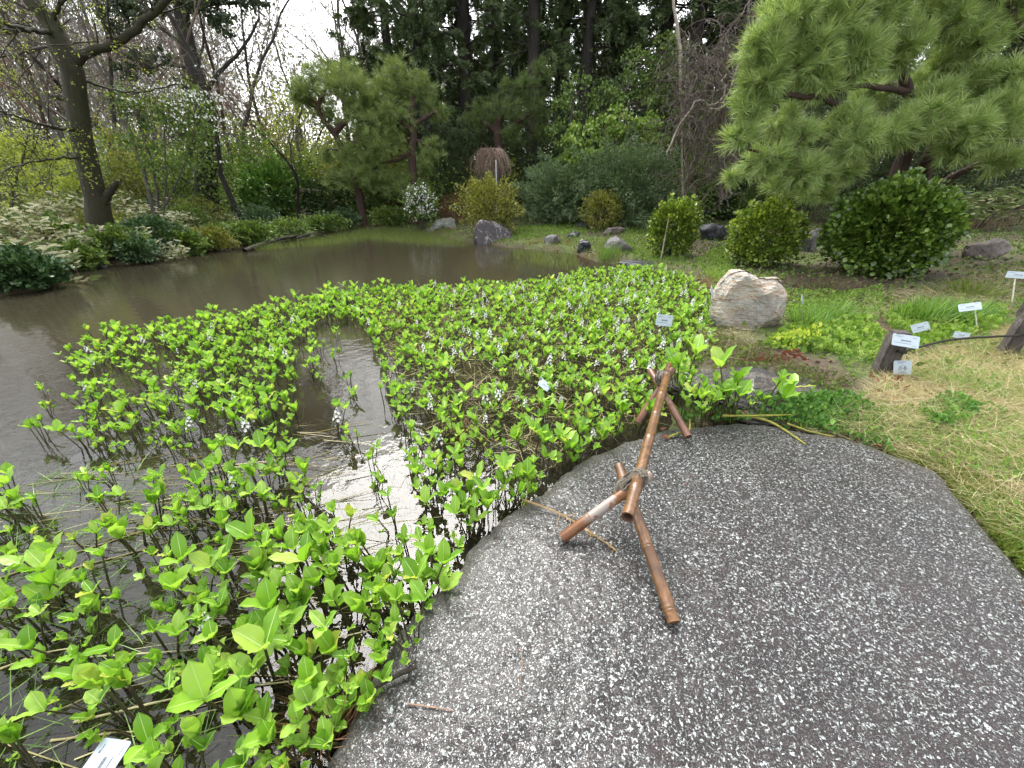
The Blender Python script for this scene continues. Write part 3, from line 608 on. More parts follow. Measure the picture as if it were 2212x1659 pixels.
def pine(name, label, Y, limbs, blobs, needle, L, per, barkm, thick=.05, ground=True, group=None, tuftup=.5, cat='tree', crown='crown', wide=1.0, candles=0, T=None):
    P0, _ = PX(limbs[0][:1], Y); base = Vector(P0[0]); base.z = hz(base.x, base.y)
    e = empty(name, base, label, cat, group); gt, gb, gl, gc = Geo(), Geo(), Geo(), Geo(); allP, allR = [], []
    for k, l in enumerate(limbs):
        l = list(l)
        if k == 0:
            q = D(l[0][0], l[0][1], Y); 
            Pq = spline(np.array([[base.x,base.y,base.z-.1],[q.x,q.y,q.z]]), 3) if q.z > base.z+.1 else None
            if Pq is not None: tubes(gt, Pq, np.full(3, l[0][2]*pxm(l[0][1],Y)/2), 10)
        Q, R = limb(gt if k == 0 else gb, l, Y, 18, 10 if k == 0 else 6); allP.append(Q); allR.append(R)
    AP, AR = np.concatenate(allP), np.concatenate(allR)
    for (u, v, dY, ru, rv) in blobs:
        c = np.array(tuple(D(u, v, Y+dY))); s_ = pxm(v, Y+dY); rad = np.array([ru*s_*oc(u), (ru*.8+rv*.2)*s_*wide*oc(u), rv*s_])
        Q, R = connect(gb, AP, AR, c, thick)
        vol = ru*rv/2500.; n = int(per*vol); kk = max(4, int(n/13))
        d = rdir(kk); e_ = c+d*rad*.8
        st = Q[rng.integers(3, 9, kk)]; PP, RR = grow(st, e_-st, np.linalg.norm(e_-st, axis=1), np.full(kk, .014*thick/.05), 5, .12, .02); tubes(gb, PP, RR, 3)
        dd = rdir(n); r = rng.random(n)**.45; Pp = c+dd*r[:,None]*rad*(1+.22*np.sin(dd[:,:1]*9+u)*np.cos(dd[:,2:]*7))
        # pull tufts towards twig ends so that foliage sits in clumps with gaps
        j = rng.integers(0, kk, n); Pp = np.where(rng.random((n,1)) < .62, PP[j,-1]+(Pp-PP[j,-1])*.30, Pp)
        y = norm(dd*.8+rdir(n)*.5+np.array([0,0,tuftup]))
        scatter(gl, (T or TUFTS)[int(rng.integers(0,2))], Pp, frames(y), L*rng.uniform(.65,1.15,n))
        if candles:
            m_ = rng.random(n) < candles; q = Pp[m_]; yy = np.tile([0,0,1.],(m_.sum(),1))+rng.normal(size=(m_.sum(),3))*.25
            PP2 = np.stack([q, q+yy*.05, q+yy*.1], 1); tubes(gc, PP2, np.full((len(q),3), .007), 4)
    part('trunk', gt, M[barkm], e, True); part('branches', gb, M[barkm], e, True); part(crown, gl, M[needle], e)
    if gc.V: part('candles', gc, M['twig_brown'], e)['kind'] = 'stuff'
    return e
# the big long needled pine at the right
pine('pine_tree','big pine with long pale yellow green needles at the right',8.6,
 [[(1938,440,48),(1940,380,44),(1958,325,38),(1975,270,32),(1965,200,28),(1930,130,24),(1900,60,20),(1890,-40,16),(1880,-200,12)],
  [(2000,430,34,.4),(1998,370,30),(2010,320,24),(2080,225,26),(2130,170,24),(2200,120,20),(2300,40,16)],
  [(2030,400,28,.3),(2080,370,22),(2150,340,16),(2260,320,12)],
  [(1975,265,22),(1900,250,20,-.3),(1830,232,16,-.6),(1760,210,14,-.8),(1690,205,9,-1)],
  [(1965,200,20),(1880,185,14,-.4),(1800,190,10,-.7),(1730,150,8,-.9)],
  [(1975,270,16),(1880,290,10,-.5),(1790,330,8,-.8),(1700,345,6,-1),(1620,320,5,-1)],
  [(1930,120,14),(1850,70,10,-.5),(1740,60,8,-.8)]],
 [(1700,40,-.9,80,50),(1650,110,-1,60,55),(1640,180,-1,58,48),(1625,235,-1,45,34),(1740,120,-.9,80,52),(1800,50,-.6,90,55),(1850,120,-.7,80,48),(1900,30,-.4,80,60),(1960,100,-.3,70,48),
  (1600,298,-1.1,42,22),(1650,345,-.9,60,30),(1730,372,-.9,80,32),(1810,370,-.7,60,26),(1850,300,-1.0,80,36),(1930,290,-1,70,34),(2000,262,-1,80,40),(2080,290,-1,80,46),(2150,262,-.9,80,52),(2190,180,-.6,70,48),
  (2060,330,-.6,60,22),(2170,345,-.6,60,22),(2100,90,.2,90,50),(2180,40,.4,80,50),(2030,30,.3,80,50),(1760,420,-.5,60,16),(1690,400,-.6,50,16),(1600,380,-.8,40,14),(1830,260,-.9,60,30),(1720,300,-.8,60,26),(1690,260,-.7,44,26),(2020,210,-.3,60,34),(2060,40,.1,70,40),(1780,180,-.9,50,26),(2120,180,-.2,60,40),(1780,-50,-.4,120,60),(1950,-80,0,140,70),(2150,-60,.4,140,70),(1860,-180,0,160,80),(2060,-200,.3,150,80),(2300,100,.2,90,80),(2290,250,-.4,80,60),(2270,-50,.3,100,80),(1950,-320,.4,140,90),(2010,170,.6,60,40),(1880,205,.9,70,30)],
 'needle_y', .235, 150, 'bark_red', .055, tuftup=.25, candles=.05)
# small twisted pine left, feathery pine, middle ones
pine('pine_tree','twisted pine with dark leaning trunk above the rhododendron',18.5,
 [[(775,412,15),(760,380,15),(742,325,14),(722,288,13),(700,262,12),(688,235,10),(696,205,9),(710,180,6)],
  [(722,288,14),(745,262,12),(760,232,9),(770,210,6)],[(742,325,12),(780,300,9),(800,280,6)]],
 [(662,188,0,48,34),(700,165,.3,52,34),(740,190,-.3,60,36),(780,222,0,50,34),(690,225,.6,46,26),(720,260,.5,50,26),(800,300,.4,50,26),(760,350,-.6,46,24),(700,330,.5,44,24),(800,350,-.3,46,24),(735,390,-.7,44,22),(650,225,.4,34,22),(755,160,.5,40,26),(810,262,.2,46,26),(640,200,-.3,30,20)],
 'needle_f', .30, 190, 'bark_red', .05)
pine('pine_tree','feathery pale green pine with reddish limbs left of the dark conifers',18,
 [[(893,440,20),(892,380,18),(890,330,17),(893,290,16),(888,250,13),(895,215,9)],
  [(890,285,12),(865,262,9),(840,250,6)],[(892,270,12),(925,250,8),(945,240,5)],[(892,330,9),(860,345,7),(820,352,4)],[(892,300,9),(920,312,6),(940,330,5)]],
 [(860,170,0,60,36),(820,215,.3,62,40),(905,190,.5,50,32),(790,262,0,50,30),(850,250,-.5,50,28),(830,310,-.4,62,34),(770,330,.2,50,30),(800,378,-.2,66,30),(860,400,-.3,52,28),(928,328,-.9,34,22),(940,238,.4,36,22),(900,360,.3,40,20)],
 'needle_f', .30, 200, 'bark_red', .05)
pine('pine_tree','dark feathery conifer with brown trunk behind the weeping tree',20,
 [[(1085,400,22),(1082,340,20),(1074,285,18),(1085,240,14),(1120,190,9)],[(1078,290,12),(1120,262,9),(1160,235,6)],[(1072,285,12),(1040,262,9),(1010,250,5)]],
 [(1130,190,0,60,26),(1080,235,-.3,70,26),(1150,240,.2,50,28),(1030,262,0,42,18),(1160,290,.2,44,20),(1110,292,-.2,40,18),(1180,150,0,40,24)],
 'needle_g', .30, 190, 'bark_red', .05)
# light green broadleaved trees in the middle
def leaftree(name, label, Y, limbs, blobs, leaf, size, per, barkm='bark_grey', thick=.04, T=ROUND, extra=None, group=None, up=.3, twigs=True, tw='twig_dark', fill=1.0):
    P0, _ = PX(limbs[0][:1], Y); base = Vector(P0[0]); base.z = hz(base.x, base.y)
    e = empty(name, base, label, 'tree', group); gt, gb, gl = Geo(), Geo(), Geo(); allP, allR = [], []
    for k, l in enumerate(limbs):
        if k == 0:
            q = D(l[0][0], l[0][1], Y)
            if q.z > base.z+.05: tubes(gt, spline([[base.x,base.y,base.z-.1],[q.x,q.y,q.z]], 3), np.full(3, l[0][2]*pxm(l[0][1],Y)/2), 10)
        Q, R = limb(gt if k == 0 else gb, l, Y, 18, 10 if k == 0 else 6); allP.append(Q); allR.append(R)
    AP, AR = np.concatenate(allP), np.concatenate(allR)
    for (u, v, dY, ru, rv) in blobs:
        c = np.array(tuple(D(u, v, Y+dY))); s_ = pxm(v, Y+dY); rad = np.array([ru*s_*oc(u), ru*.85*s_*oc(u), rv*s_])
        Q, R = connect(gb, AP, AR, c, thick); n = int(per*ru*rv/2500.); kk = max(5, n//40)
        d = rdir(kk, .1); st = Q[rng.integers(2, 9, kk)]; e_ = c+d*rad*.9
        PP, RR = grow(st, e_-st, np.linalg.norm(e_-st, axis=1), np.full(kk, .012), 5, .15); tubes(gb, PP, RR, 3)
        j = rng.integers(0, kk, n); f = rng.random((n,1))**.6
        Pp = PP[j,2]*(1-f)+PP[j,-1]*f+rng.normal(size=(n,3))*rad*.13*fill
        y = norm((Pp-c)/rad*.5+rdir(n)+np.array([0,0,up])); scatter(gl, T, Pp, frames(y, np.cross(y,[0,0,1])+rdir(n)*.6), size*rng.uniform(.6,1.25,n))
    if extra: extra(gl, AP, blobs, Y)
    part('trunk', gt, M[barkm], e, True); part('branches', gb, M[barkm], e, True); part('crown', gl, [M[leaf], M['petal']], e)
    return e
leaftree('broadleaf_tree','light yellow green broad leaved tree behind the large juniper',17,
 [[(1370,430,10),(1375,380,9),(1368,320,8),(1375,270,6)],[(1375,380,6),(1330,330,5),(1300,290,4)],[(1290,430,7),(1270,380,6),(1250,330,4)]],
 [(1255,300,0,40,30),(1250,345,.2,40,26),(1300,275,.2,40,26),(1345,262,.1,46,24),(1395,268,.2,36,26),(1410,310,.3,34,24),(1340,305,-.2,44,24),(1290,340,-.2,38,22),(1380,350,0,40,20),(1330,350,.2,36,20)],
 'lightgreen', .11, 1300, thick=.03)
leaftree('broadleaf_tree','dark green broad leaved tree between the conifer trunks and the light green one',19,
 [[(1225,420,10),(1228,350,9),(1232,280,7),(1238,220,5)],[(1340,400,10),(1335,300,8),(1345,220,6),(1370,150,5)]],
 [(1225,240,0,36,34),(1250,200,.2,44,30),(1300,225,.2,50,34),(1350,190,.1,50,34),(1400,225,.2,44,30),(1380,140,.2,50,30),(1430,170,.4,46,34),(1445,110,.3,50,34),(1470,240,.4,40,26),(1205,290,0,30,30),(1500,190,.5,50,30)],
 'midgreen', .10, 850)
def blossoms(k, pts, s):
    def f(g, AP, blobs, Y):
        for (u, v) in pts:
            c = np.array(tuple(D(u+rng.normal()*4, v+rng.normal()*3, Y+rng.normal()*.4))); q = c+rng.normal(size=(k,3))*np.array([.10,.10,.018])
            scatter(g, ROUND, q, frames(rdir(k), np.cross(rdir(k),[0,0,1.])), s*rng.uniform(.7,1.2,k), 1)
    return f
fl = [(int(x),int(y)) for x, y in zip(rng.uniform(375,480,46), rng.normal(228,34,46))]+[(int(x),int(y)) for x, y in zip(rng.uniform(262,380,30), rng.normal(203,12,30))]+[(452,308),(480,345),(505,303),(412,318),(300,265),(490,258),(500,240),(475,235),(372,250)]
leaftree('flowering_tree','slender tree with flat white flower heads on the left bank',13,
 [[(345,470,7),(338,400,6),(322,330,5),(300,270,4),(290,200,3)],[(345,460,6),(380,400,5),(410,320,4),(430,250,3),(445,200,2)],[(352,470,5),(360,380,4),(355,290,3),(370,210,2)]],
 [(300,250,0,50,34),(360,235,.3,56,34),(420,235,.1,56,38),(460,275,.2,44,30),(380,300,.2,60,34),(300,320,.2,50,30),(430,330,.3,50,28),(340,370,.1,60,30),(270,210,.2,40,20)],
 'midgreen', .075, 560, extra=blossoms(9, fl, .05), fill=2.0)
leaftree('broadleaf_tree','low yellow green leafy tree at the far left edge',12,
 [[(20,480,9),(30,400,8),(50,340,6),(60,290,4)],[(25,430,6),(100,390,4),(170,365,3)],[(25,400,6),(-40,350,4)]],
 [(30,300,0,60,34),(0,350,.2,60,34),(90,345,.2,60,28),(130,385,-.2,60,22),(50,400,0,70,26),(-40,300,.2,60,40),(150,330,.3,40,20),(180,395,.2,40,16),(0,430,.3,60,26)],
 'young', .085, 330, fill=1.8)
leaftree('broadleaf_tree','loose green tree in the thicket behind the slender flowering tree',16.5,
 [[(420,450,9),(425,380,8),(435,300,6),(450,240,4)]],
 [(440,330,0,60,34),(500,345,.3,50,36),(400,360,.3,56,34),(480,400,.2,60,30),(350,400,.2,60,30),(540,340,.4,40,30),(250,330,.3,60,36),(210,380,.3,50,30),(560,300,.4,44,26)],
 'midgreen', .09, 620, fill=2.0)
leaftree('broadleaf_tree','thin tree with fresh yellow green leaves behind the twisted pine',22,
 [[(640,430,9),(650,360,8),(640,290,6),(655,230,4)],[(645,380,6),(700,320,4),(730,290,3)]],
 [(620,300,0,50,34),(660,340,.3,56,34),(700,360,.3,50,30),(590,350,.2,40,30),(740,350,.4,50,34),(640,260,.2,50,28),(690,395,.2,50,26),(600,240,.3,36,26),(830,210,1,40,40)],
 'young', .12, 260, fill=2.0, tw='twig_pink')
# dark evergreen with ivy covered trunk at the upper left
leaftree('evergreen_tree','tall dark evergreen with thick ivied trunk at the upper left',17,
 [[(452,440,46),(446,330,44),(436,230,42),(420,150,40),(400,70,38),(388,-20,34),(380,-160,28),(380,-300,20)],
  [(436,215,14),(470,160,11),(520,110,8),(560,40,6)],[(410,110,16),(350,60,12),(300,20,9),(240,10,6)],[(420,150,12),(360,140,8),(310,150,5)],[(395,30,16),(450,10,12),(520,5,8)]],
 [(300,20,-.2,62,32),(250,45,0,44,26),(345,-10,0,70,36),(410,-10,-.3,60,34),(470,20,-.2,60,34),(520,-5,0,56,28),(560,5,.1,30,14),(300,140,-.3,44,22),(262,160,0,34,18),(345,120,-.2,40,20),(480,60,0,34,18),
  (360,-120,0,150,70),(470,-130,0,60,50),(220,-60,.3,100,50),(300,-230,0,160,90),(400,-260,0,90,90),(400,180,-.2,30,22),(425,225,-.2,22,26)],
 'evergreen', .085, 1000, 'bark_dark', .06)

# bare trees -------------------------------------------------------
def bare(g, st, di, ln, rad, wob=.1, k=(7,6,5,4), ang=.75, lr=.5, grav=.02, t0=.3):
    P, R = grow(st, di, ln, rad, 9, wob, .03); tubes(g, P, R, 7); out = [P]; Pn, Rn = P, R
    for q, kk in enumerate(k):
        s_ = spawn(Pn, Rn, kk, t0 if q == 0 else .15, ang, lr, .55); Pn, Rn = grow(*s_, 6 if q < 2 else 4, .16+.03*q, grav); Rn = np.maximum(Rn, .0035)
        tubes(g, Pn, Rn, 4 if q < 1 else 3); out.append(Pn)
    return out
def bare_tree(name, base, h, r, label, mt, lean=(0,0), seed=0, k=(8,6,5,4), wob=.1, leaf=None, nleaf=0, size=.05, group=None, ang=.75, t0=.3, lr=.5):
    global rng; keep = rng; rng = np.random.default_rng(seed+100)
    e = empty(name, base, label, 'tree', group); g = Geo(); b_ = np.array([tuple(base)]); b_[0,2] -= .1
    P, R = grow(b_, np.array([[lean[0],lean[1],1.]]), np.array([h]), np.array([r]), 10, wob, .05, .25); gt = Geo(); tubes(gt, P, R, 9)
    out = []; Pn, Rn = P, R
    for q, kk in enumerate(k):
        s_ = spawn(Pn, Rn, kk, t0 if q == 0 else .15, ang, lr, .55); Pn, Rn = grow(*s_, 7 if q < 2 else 4, .14+.03*q, .03); Rn = np.maximum(Rn, .0045)
        tubes(g, Pn, Rn, 4 if q < 1 else 3); out.append(Pn)
    part('trunk', gt, M[mt[0]], e, True); part('branches', g, M[mt[1]], e)
    if leaf:
        gl = Geo(); Q, d = pts_on(out[-1], nleaf, .2); Q = Q+rng.normal(size=Q.shape)*.03; scatter(gl, LEAF4, Q, frames(rdir(len(Q))), size*rng.uniform(.6,1.3,len(Q))); part('crown', gl, M[leaf], e)
    rng = keep; return e
# the mossy leaning tree
Ym = 10.6; pm = D(222,535,Ym); base = Vector((pm.x, pm.y, hz(pm.x, pm.y)))
e = empty('bare_tree', base, 'big mossy tree with a thick leaning trunk on the left bank', 'tree'); gt, gb, gl = Geo(), Geo(), Geo()
LM = [[(222,545,86),(216,490,70),(212,440,60),(196,380,56),(178,300,56),(166,220,56),(158,160,58),(140,110,64),(105,50,54),(70,0,48),(30,-70,42),(-20,-180,34),(-60,-320,24)],
      [(160,140,30),(195,108,26),(235,98,24),(280,75,21),(325,35,18),(355,5,16),(410,-50,13),(450,-120,9)],
      [(165,240,22),(140,212,20),(118,210,14),(108,208,3)],[(222,440,26),(246,402,16),(262,388,3)],
      [(120,70,18),(40,60,12,-1),(-60,30,8,-2)],[(170,280,12),(90,270,8,-1),(0,240,5,-2),(-60,230,4,-3)],[(185,340,9),(90,345,6,-1),(0,370,4,-2),(-50,380,4,-3)],
      [(150,120,14),(100,100,9,.6),(20,120,6,1),(-40,130,4,1)],[(325,35,9),(300,-20,7),(310,-90,5)],[(105,50,14),(140,0,10),(180,-60,8),(230,-150,5)],[(160,165,10),(230,190,6,.3),(300,200,4,.4),(380,180,3,.4)]]
srcs = []
for q, l in enumerate(LM):
    Q, R = limb(gt if q in (0,2,3) else gb, l, Ym, 24, 12 if q == 0 else 7, .02 if q == 0 else .012); srcs.append((Q[None], R[None]))
for q in (1,4,5,6,7,8,9,10,0):
    Pn, Rn = srcs[q]
    for lv, kk in enumerate((12,5,5)):
        s_ = spawn(Pn, np.minimum(Rn, .05), kk, (.55 if q == 0 else .15) if lv == 0 else .15, .8, .42 if lv == 0 else .55, .5, L=np.full(len(Pn), 2.6) if lv == 0 else None); Pn, Rn = grow(*s_, 6, .17, .01); Rn = np.maximum(Rn, .0035); tubes(gb, Pn, Rn, 3)
    Q, d = pts_on(Pn, 2, .2); keepk = rng.random(len(Q)) < .75; Q = Q[keepk]; scatter(gl, LEAF4, Q, frames(rdir(len(Q))), .05*rng.uniform(.5,1.3,len(Q)))
for vv in ((170,290),(195,380),(180,330)):
    c = np.array(tuple(D(vv[0], vv[1], Ym-.3))); q = c+rng.normal(size=(70,3))*.12; scatter(gl, LEAF4, q, frames(rdir(70)), .05*rng.uniform(.6,1.3,70))
part('trunk', gt, M['bark_moss'], e, True); part('branches', gb, M['bark_moss'], e, True); part('crown', gl, M['young'], e)
BT = 'bare trees behind the left bank'
def bt(u, v, Y, h, r, label, mt=('bark_dark','twig_pink'), **k):
    p = D(u, v, Y); p.z = hz(p.x, p.y); return bare_tree('bare_tree', p, h, r, label, mt, group=BT, **k)
bt(520,440,15.5,9,.10,'dark twisted bare tree left of the rhododendron',seed=1,wob=.17,lean=(.05,0),t0=.25)
bt(545,440,20,11,.12,'tall bare tree with pinkish twigs behind the rhododendron',seed=2,wob=.12)
bt(60,420,15,9,.16,'leaning bare tree at the far left edge',seed=3,lean=(-.28,0),wob=.06,mt=('bark_grey','twig_dark'))
bt(20,420,19,10,.14,'second bare tree at the far left edge, standing deeper',seed=4,lean=(-.2,0),wob=.08,mt=('bark_grey','twig_dark'))
bt(290,420,18,10,.11,'bare tree left of the ivied evergreen trunk',seed=5,wob=.1,mt=('bark_dark','twig_dark'))
bt(490,420,18.5,8,.10,'bare reddish twigged tree right of the ivied evergreen trunk',seed=6,wob=.14,mt=('bark_red','twig_brown'))
bt(600,430,26,9.5,.13,'bare tree below the open sky gap',seed=7,wob=.1,leaf='young',nleaf=1,size=.07)
bt(760,420,27,12,.13,'tall pale bare tree against the sky left of the conifers',seed=8,wob=.08,mt=('bark_grey','twig_pink'),leaf='young',nleaf=1,size=.06,k=(12,6,5,5))
bt(170,420,22,12,.14,'bare tree deep behind the mossy trunk',seed=9,wob=.1,mt=('bark_grey','twig_dark'))
bt(380,430,23,11,.12,'bare tree deep behind the white flower heads',seed=10,wob=.1,mt=('bark_grey','twig_pink'))
bt(840,420,30,14,.14,'tall pinkish bare tree whose top shows beside the conifers',seed=11,wob=.08,mt=('bark_grey','twig_pink'),k=(12,6,5,5))
bt(690,430,30,10,.13,'bare tree farthest back under the sky gap',seed=12,wob=.1,mt=('bark_grey','twig_pink'),k=(10,6,5,5))
bt(-120,420,13,10,.14,'bare tree just beyond the left edge',seed=13,wob=.1,lean=(.12,0),mt=('bark_dark','twig_dark'))
bt(330,440,13.5,6.5,.07,'slim crooked bare tree among the white flower heads',seed=14,wob=.16,mt=('bark_grey','twig_pink'),leaf='midgreen',nleaf=1,size=.07)
bt(640,440,19.5,5.5,.07,'low crooked bare tree between the rhododendron and the twisted pine',seed=15,wob=.2,mt=('bark_dark','twig_dark'),leaf='young',nleaf=1,size=.07)
bt(230,440,15,7,.08,'young bare tree right behind the mossy trunk',seed=16,wob=.13,mt=('bark_grey','twig_dark'),leaf='young',nleaf=1,size=.06)
# second batch reuses the built trees, each turned and scaled
n0 = [o for o in list(C.objects) if o.get('group') == BT]
for q, (src, u, Y, s_, rz, lab) in enumerate(((1,120,27,1.1,1.2,'far bare tree showing left of the mossy trunk fork'),(5,260,30,1.2,2.2,'far bare tree showing right of the mossy trunk'),(6,450,32,1.1,.7,'far bare tree seen between the ivied trunk and the twisted ones'),
        (7,560,36,1.15,2.9,'far bare tree behind the pinkish twigs'),(11,780,38,1.3,1.9,'farthest pale bare tree left of the conifer row'),(8,20,30,1.1,.4,'far bare tree behind the left edge'),(1,350,26,1.2,4.2,'bare tree with pinkish twigs behind the flowering tree'),(9,-60,25,1.1,3.0,'bare tree deep beyond the left edge'))):
    c = copy_tree(n0[src]); p = D(u, 430, Y); c.location = (p.x, p.y, hz(p.x, p.y)); c.scale = (s_,)*3; c.rotation_euler = (0,0,rz); c['label'] = lab

extra_b = [(5,-40,22,1.0,.3,'twiggy bare tree far left'),(5,150,19,1.0,1.3,'twiggy bare tree left of the mossy trunk'),(6,210,20,1.0,2.6,'pinkish bare tree close behind the mossy trunk'),(1,300,23,1.0,3.3,'tall pinkish bare tree between the mossy trunk and the evergreen'),(9,330,27,1.15,.8,'distant bare tree under the evergreen branches'),(1,400,25,1.0,5.1,'tall bare tree just left of the ivied trunk'),(11,480,27,1.05,2.2,'finely twigged bare tree right of the ivied trunk'),(5,540,24,.9,4.4,'bare tree in front of the far ones by the sky gap'),(11,240,30,1.15,1.1,'finely twigged distant tree behind the mossy trunk'),(11,60,27,1.1,3.1,'finely twigged distant tree at the left'),(5,600,21,.62,2.4,'low bare tree under the sky gap'),(1,660,23,.6,5.9,'low bare tree behind the twisted pine crown'),(11,850,26,.8,.2,'finely twigged tree at the left edge of the conifers')]
for (src, u, Y, s_, rz, lab) in extra_b:
    c = copy_tree(n0[src]); p = D(u, 430, Y); c.location = (p.x, p.y, hz(p.x, p.y)); c.scale = (s_,)*3; c.rotation_euler = (0,0,rz); c['label'] = lab
leaftree('broadleaf_tree','hazy olive tree behind the twisted pine and the feathery pine',25,
 [[(640,430,9),(650,330,8),(640,250,6),(655,190,4)],[(760,430,9),(770,300,7),(780,220,5),(800,160,4)]],
 [(600,270,0,50,34),(650,210,.3,50,30),(640,300,.2,60,40),(700,250,.3,60,36),(740,190,.2,46,30),(780,160,.2,40,30),(800,240,.3,60,36),(560,310,.2,50,30),(720,330,.2,60,34),(590,370,.2,60,30),(530,350,.3,50,30),(840,180,.1,36,36)],
 'olive', .12, 300, fill=2.4, tw='twig_pink')
# dark conifers ------------------------------------------------------
def conifer(seed, h, r, n_b=70, z0=.16, spread=3.4):
    global rng; keep = rng; rng = np.random.default_rng(seed+500)
    e = empty('conifer_tree', (0,0,0), 'x', 'tree'); gt, gb, gl = Geo(), Geo(), Geo()
    P, R = grow(np.array([[0,0,-.2]]), np.array([[0,0,1.]]), np.array([h]), np.array([r]), 14, .015, .2, .12); tubes(gt, P, R, 12)
    t = np.linspace(z0, .98, n_b); az = rng.uniform(0, 2*np.pi, n_b); ln = spread*(1.05-t)**.55*rng.uniform(.5,1.1,n_b)*np.clip((t-z0)*5+.6,0,1)
    st = np.array([P[0,0]+(P[0,-1]-P[0,0])*q for q in t]); di = np.column_stack([np.cos(az), np.sin(az), rng.uniform(-.15,.35,n_b)])
    B, BR = grow(st, di, ln, np.full(n_b,.05)*(1.15-t)+.01, 7, .07, -.05); tubes(gb, B, BR, 4)
    s_ = spawn(B, BR, 9, .25, .8, .38, .4); B2, BR2 = grow(*s_, 4, .12, -.1); tubes(gb, B2, BR2, 3)
    Q, d = pts_on(B2, 11, .1); dens = (Q[:,2]/h > z0+.03) | (rng.random(len(Q)) < .3); Q, d = Q[dens], d[dens]
    y = norm(d+rdir(len(Q))*.45+np.array([0,0,-.35])); scatter(gl, SPRAY[0], Q, frames(y, np.cross(y,[0,0,1.])+rdir(len(Q))*.4), .46*rng.uniform(.6,1.25,len(Q)))
    k = 60; s_ = spawn(P, R, k, .03, 1.3, .09, .12); P3, R3 = grow(*s_, 5, .2, -.05, .3); P3 = P3[:, :, :]; tubes(gb, P3, R3, 3)   # dead lower branches
    part('trunk', gt, M['bark_dark'], e, True); part('branches', gb, M['bark_dark'], e); part('crown', gl, M['conif'], e)
    rng = keep; return e
CG = 'dark conifers standing behind the pond'
protos = [conifer(1,19,.42), conifer(2,21,.5,80,.22,3.8), conifer(3,17,.36,80,.08,3.2), conifer(4,20,.40,60,.3,3.4)]
cl = [(2,868,25,1.0,.3,'leftmost dark conifer, branches reaching towards the open sky'),(0,930,24,1.0,1.1,'dark conifer behind the feathery pale green pine'),(1,1010,25,1.0,2.1,'dark conifer left of the weeping tree'),
      (0,1075,27,1.1,3.3,'dark conifer straight behind the weeping tree'),(3,1150,23.5,1.05,.9,'dark conifer just right of the weeping tree'),(1,1205,26,1.05,4.0,'thick dark conifer trunk at the centre of the row'),
      (3,1250,24,1.0,5.0,'dark conifer left of the dark broad leaved tree'),(3,1305,25,1.1,.2,'dark conifer behind the dark broad leaved tree'),(1,1385,24,1.0,1.8,'dark conifer above the light green broad leaved tree'),
      (0,1450,22,1.0,2.6,'dark conifer behind the dead white stem'),(2,1530,21,1.05,3.9,'dark conifer behind the vine tangle'),(1,1620,21,1.0,5.2,'dark conifer behind the left side of the big pine'),(0,1760,20,1.0,.6,'dark conifer behind the big pine'),
      (3,1910,19,1.0,2.9,'dark conifer behind the trunks of the big pine'),(2,2060,18,1.0,4.4,'dark conifer at the right behind the big pine'),(0,2230,17,1.0,1.4,'dark conifer at the right edge'),
      (2,960,32,1.1,5.5,'deeper dark conifer between the two left ones'),(0,1110,33,1.1,4.7,'deeper dark conifer seen past the weeping tree'),(2,1280,32,1.1,.9,'deeper dark conifer between the centre trunks'),(2,1490,29,1.1,2.0,'deeper dark conifer behind the white stem'),(2,1680,27,1.1,3.1,'deeper dark conifer behind the big pine crown')]
used = set()
for q, (pi_, u, Y, s_, rz, lab) in enumerate(cl):
    c = protos[pi_] if pi_ not in used else copy_tree(protos[pi_]); used.add(pi_)
    p = D(u, 400, Y); c.location = (p.x, p.y, hz(p.x, p.y)); c.scale = (s_,)*3; c.rotation_euler = (0,0,rz); c['label'] = lab; c['group'] = CG

# understory behind everything: shrub prototypes, copied
def bush(leaf, size, n, w, h, T, seed):
    e = empty('shrub', (0,0,0), 'x', 'shrub'); g = Geo(); shrub_leaves(g, (0,0,h*.5), (w,w,h*.55), n, T, size, .2, .3, .7, seed, cut=0); part('foliage', g, M[leaf], e)
    g = Geo(); stems(g, (0,0,0), (0,0,h*.5), (w,w,h*.5), 8, .02); part('stems', g, M['twig_dark'], e); return e
bp = [bush('midgreen',.13,2600,1.5,2.2,LEAF4,1), bush('ivy',.13,2800,1.6,1.8,ROUND,2), bush('conif',.15,2600,1.4,2.6,SPRAY[0],3), bush('young',.1,1500,1.4,2.0,LEAF4,4), bush('litter',.12,1500,1.4,1.8,LEAF4,5)]
UG = 'undergrowth bushes behind the garden'
spots = []
r2 = np.random.default_rng(77)
for row, (Y, k) in enumerate(((23,20),(27,20),(33,18))):
    for q in range(k):
        spots.append((-22+q*(46/k)+r2.normal()*.8-(row*2), Y+r2.normal()*1.0, row))
usedb = set(); nm = ('mid green','dark leaved','near black needled','yellow green','brown twiggy'); wh = ('between the shore shrubs and the trees','under the tall trees','deep under the trees')
for x, y, row in spots:
    bi = int(r2.choice([0,1,2,3,4], p=[.3,.25,.2,.15,.1] if x < 0 else [.2,.35,.35,.05,.05])); c = bp[bi] if bi not in usedb else copy_tree(bp[bi]); usedb.add(bi)
    c.location = (x, y, hz(x, y)-.05); s_ = r2.uniform(.8,1.35); c.scale = (s_*1.1, s_*1.1, s_); c.rotation_euler = (0,0,r2.uniform(0,6))
    c['label'] = f'{nm[bi]} bush {wh[row]} in the background'; c['group'] = f'{nm[bi]} bushes {wh[row]}'
TG = 'tall thicket bushes behind the shore'
tb = [bush('olive',.13,3200,1.2,3.6,LEAF4,11), bush('midgreen',.13,3600,1.3,3.4,LEAF4,12), bush('young',.11,1900,1.4,3.8,LEAF4,13), bush('conif',.2,3600,1.6,5.0,SPRAY[1],14)]
usedt = set()
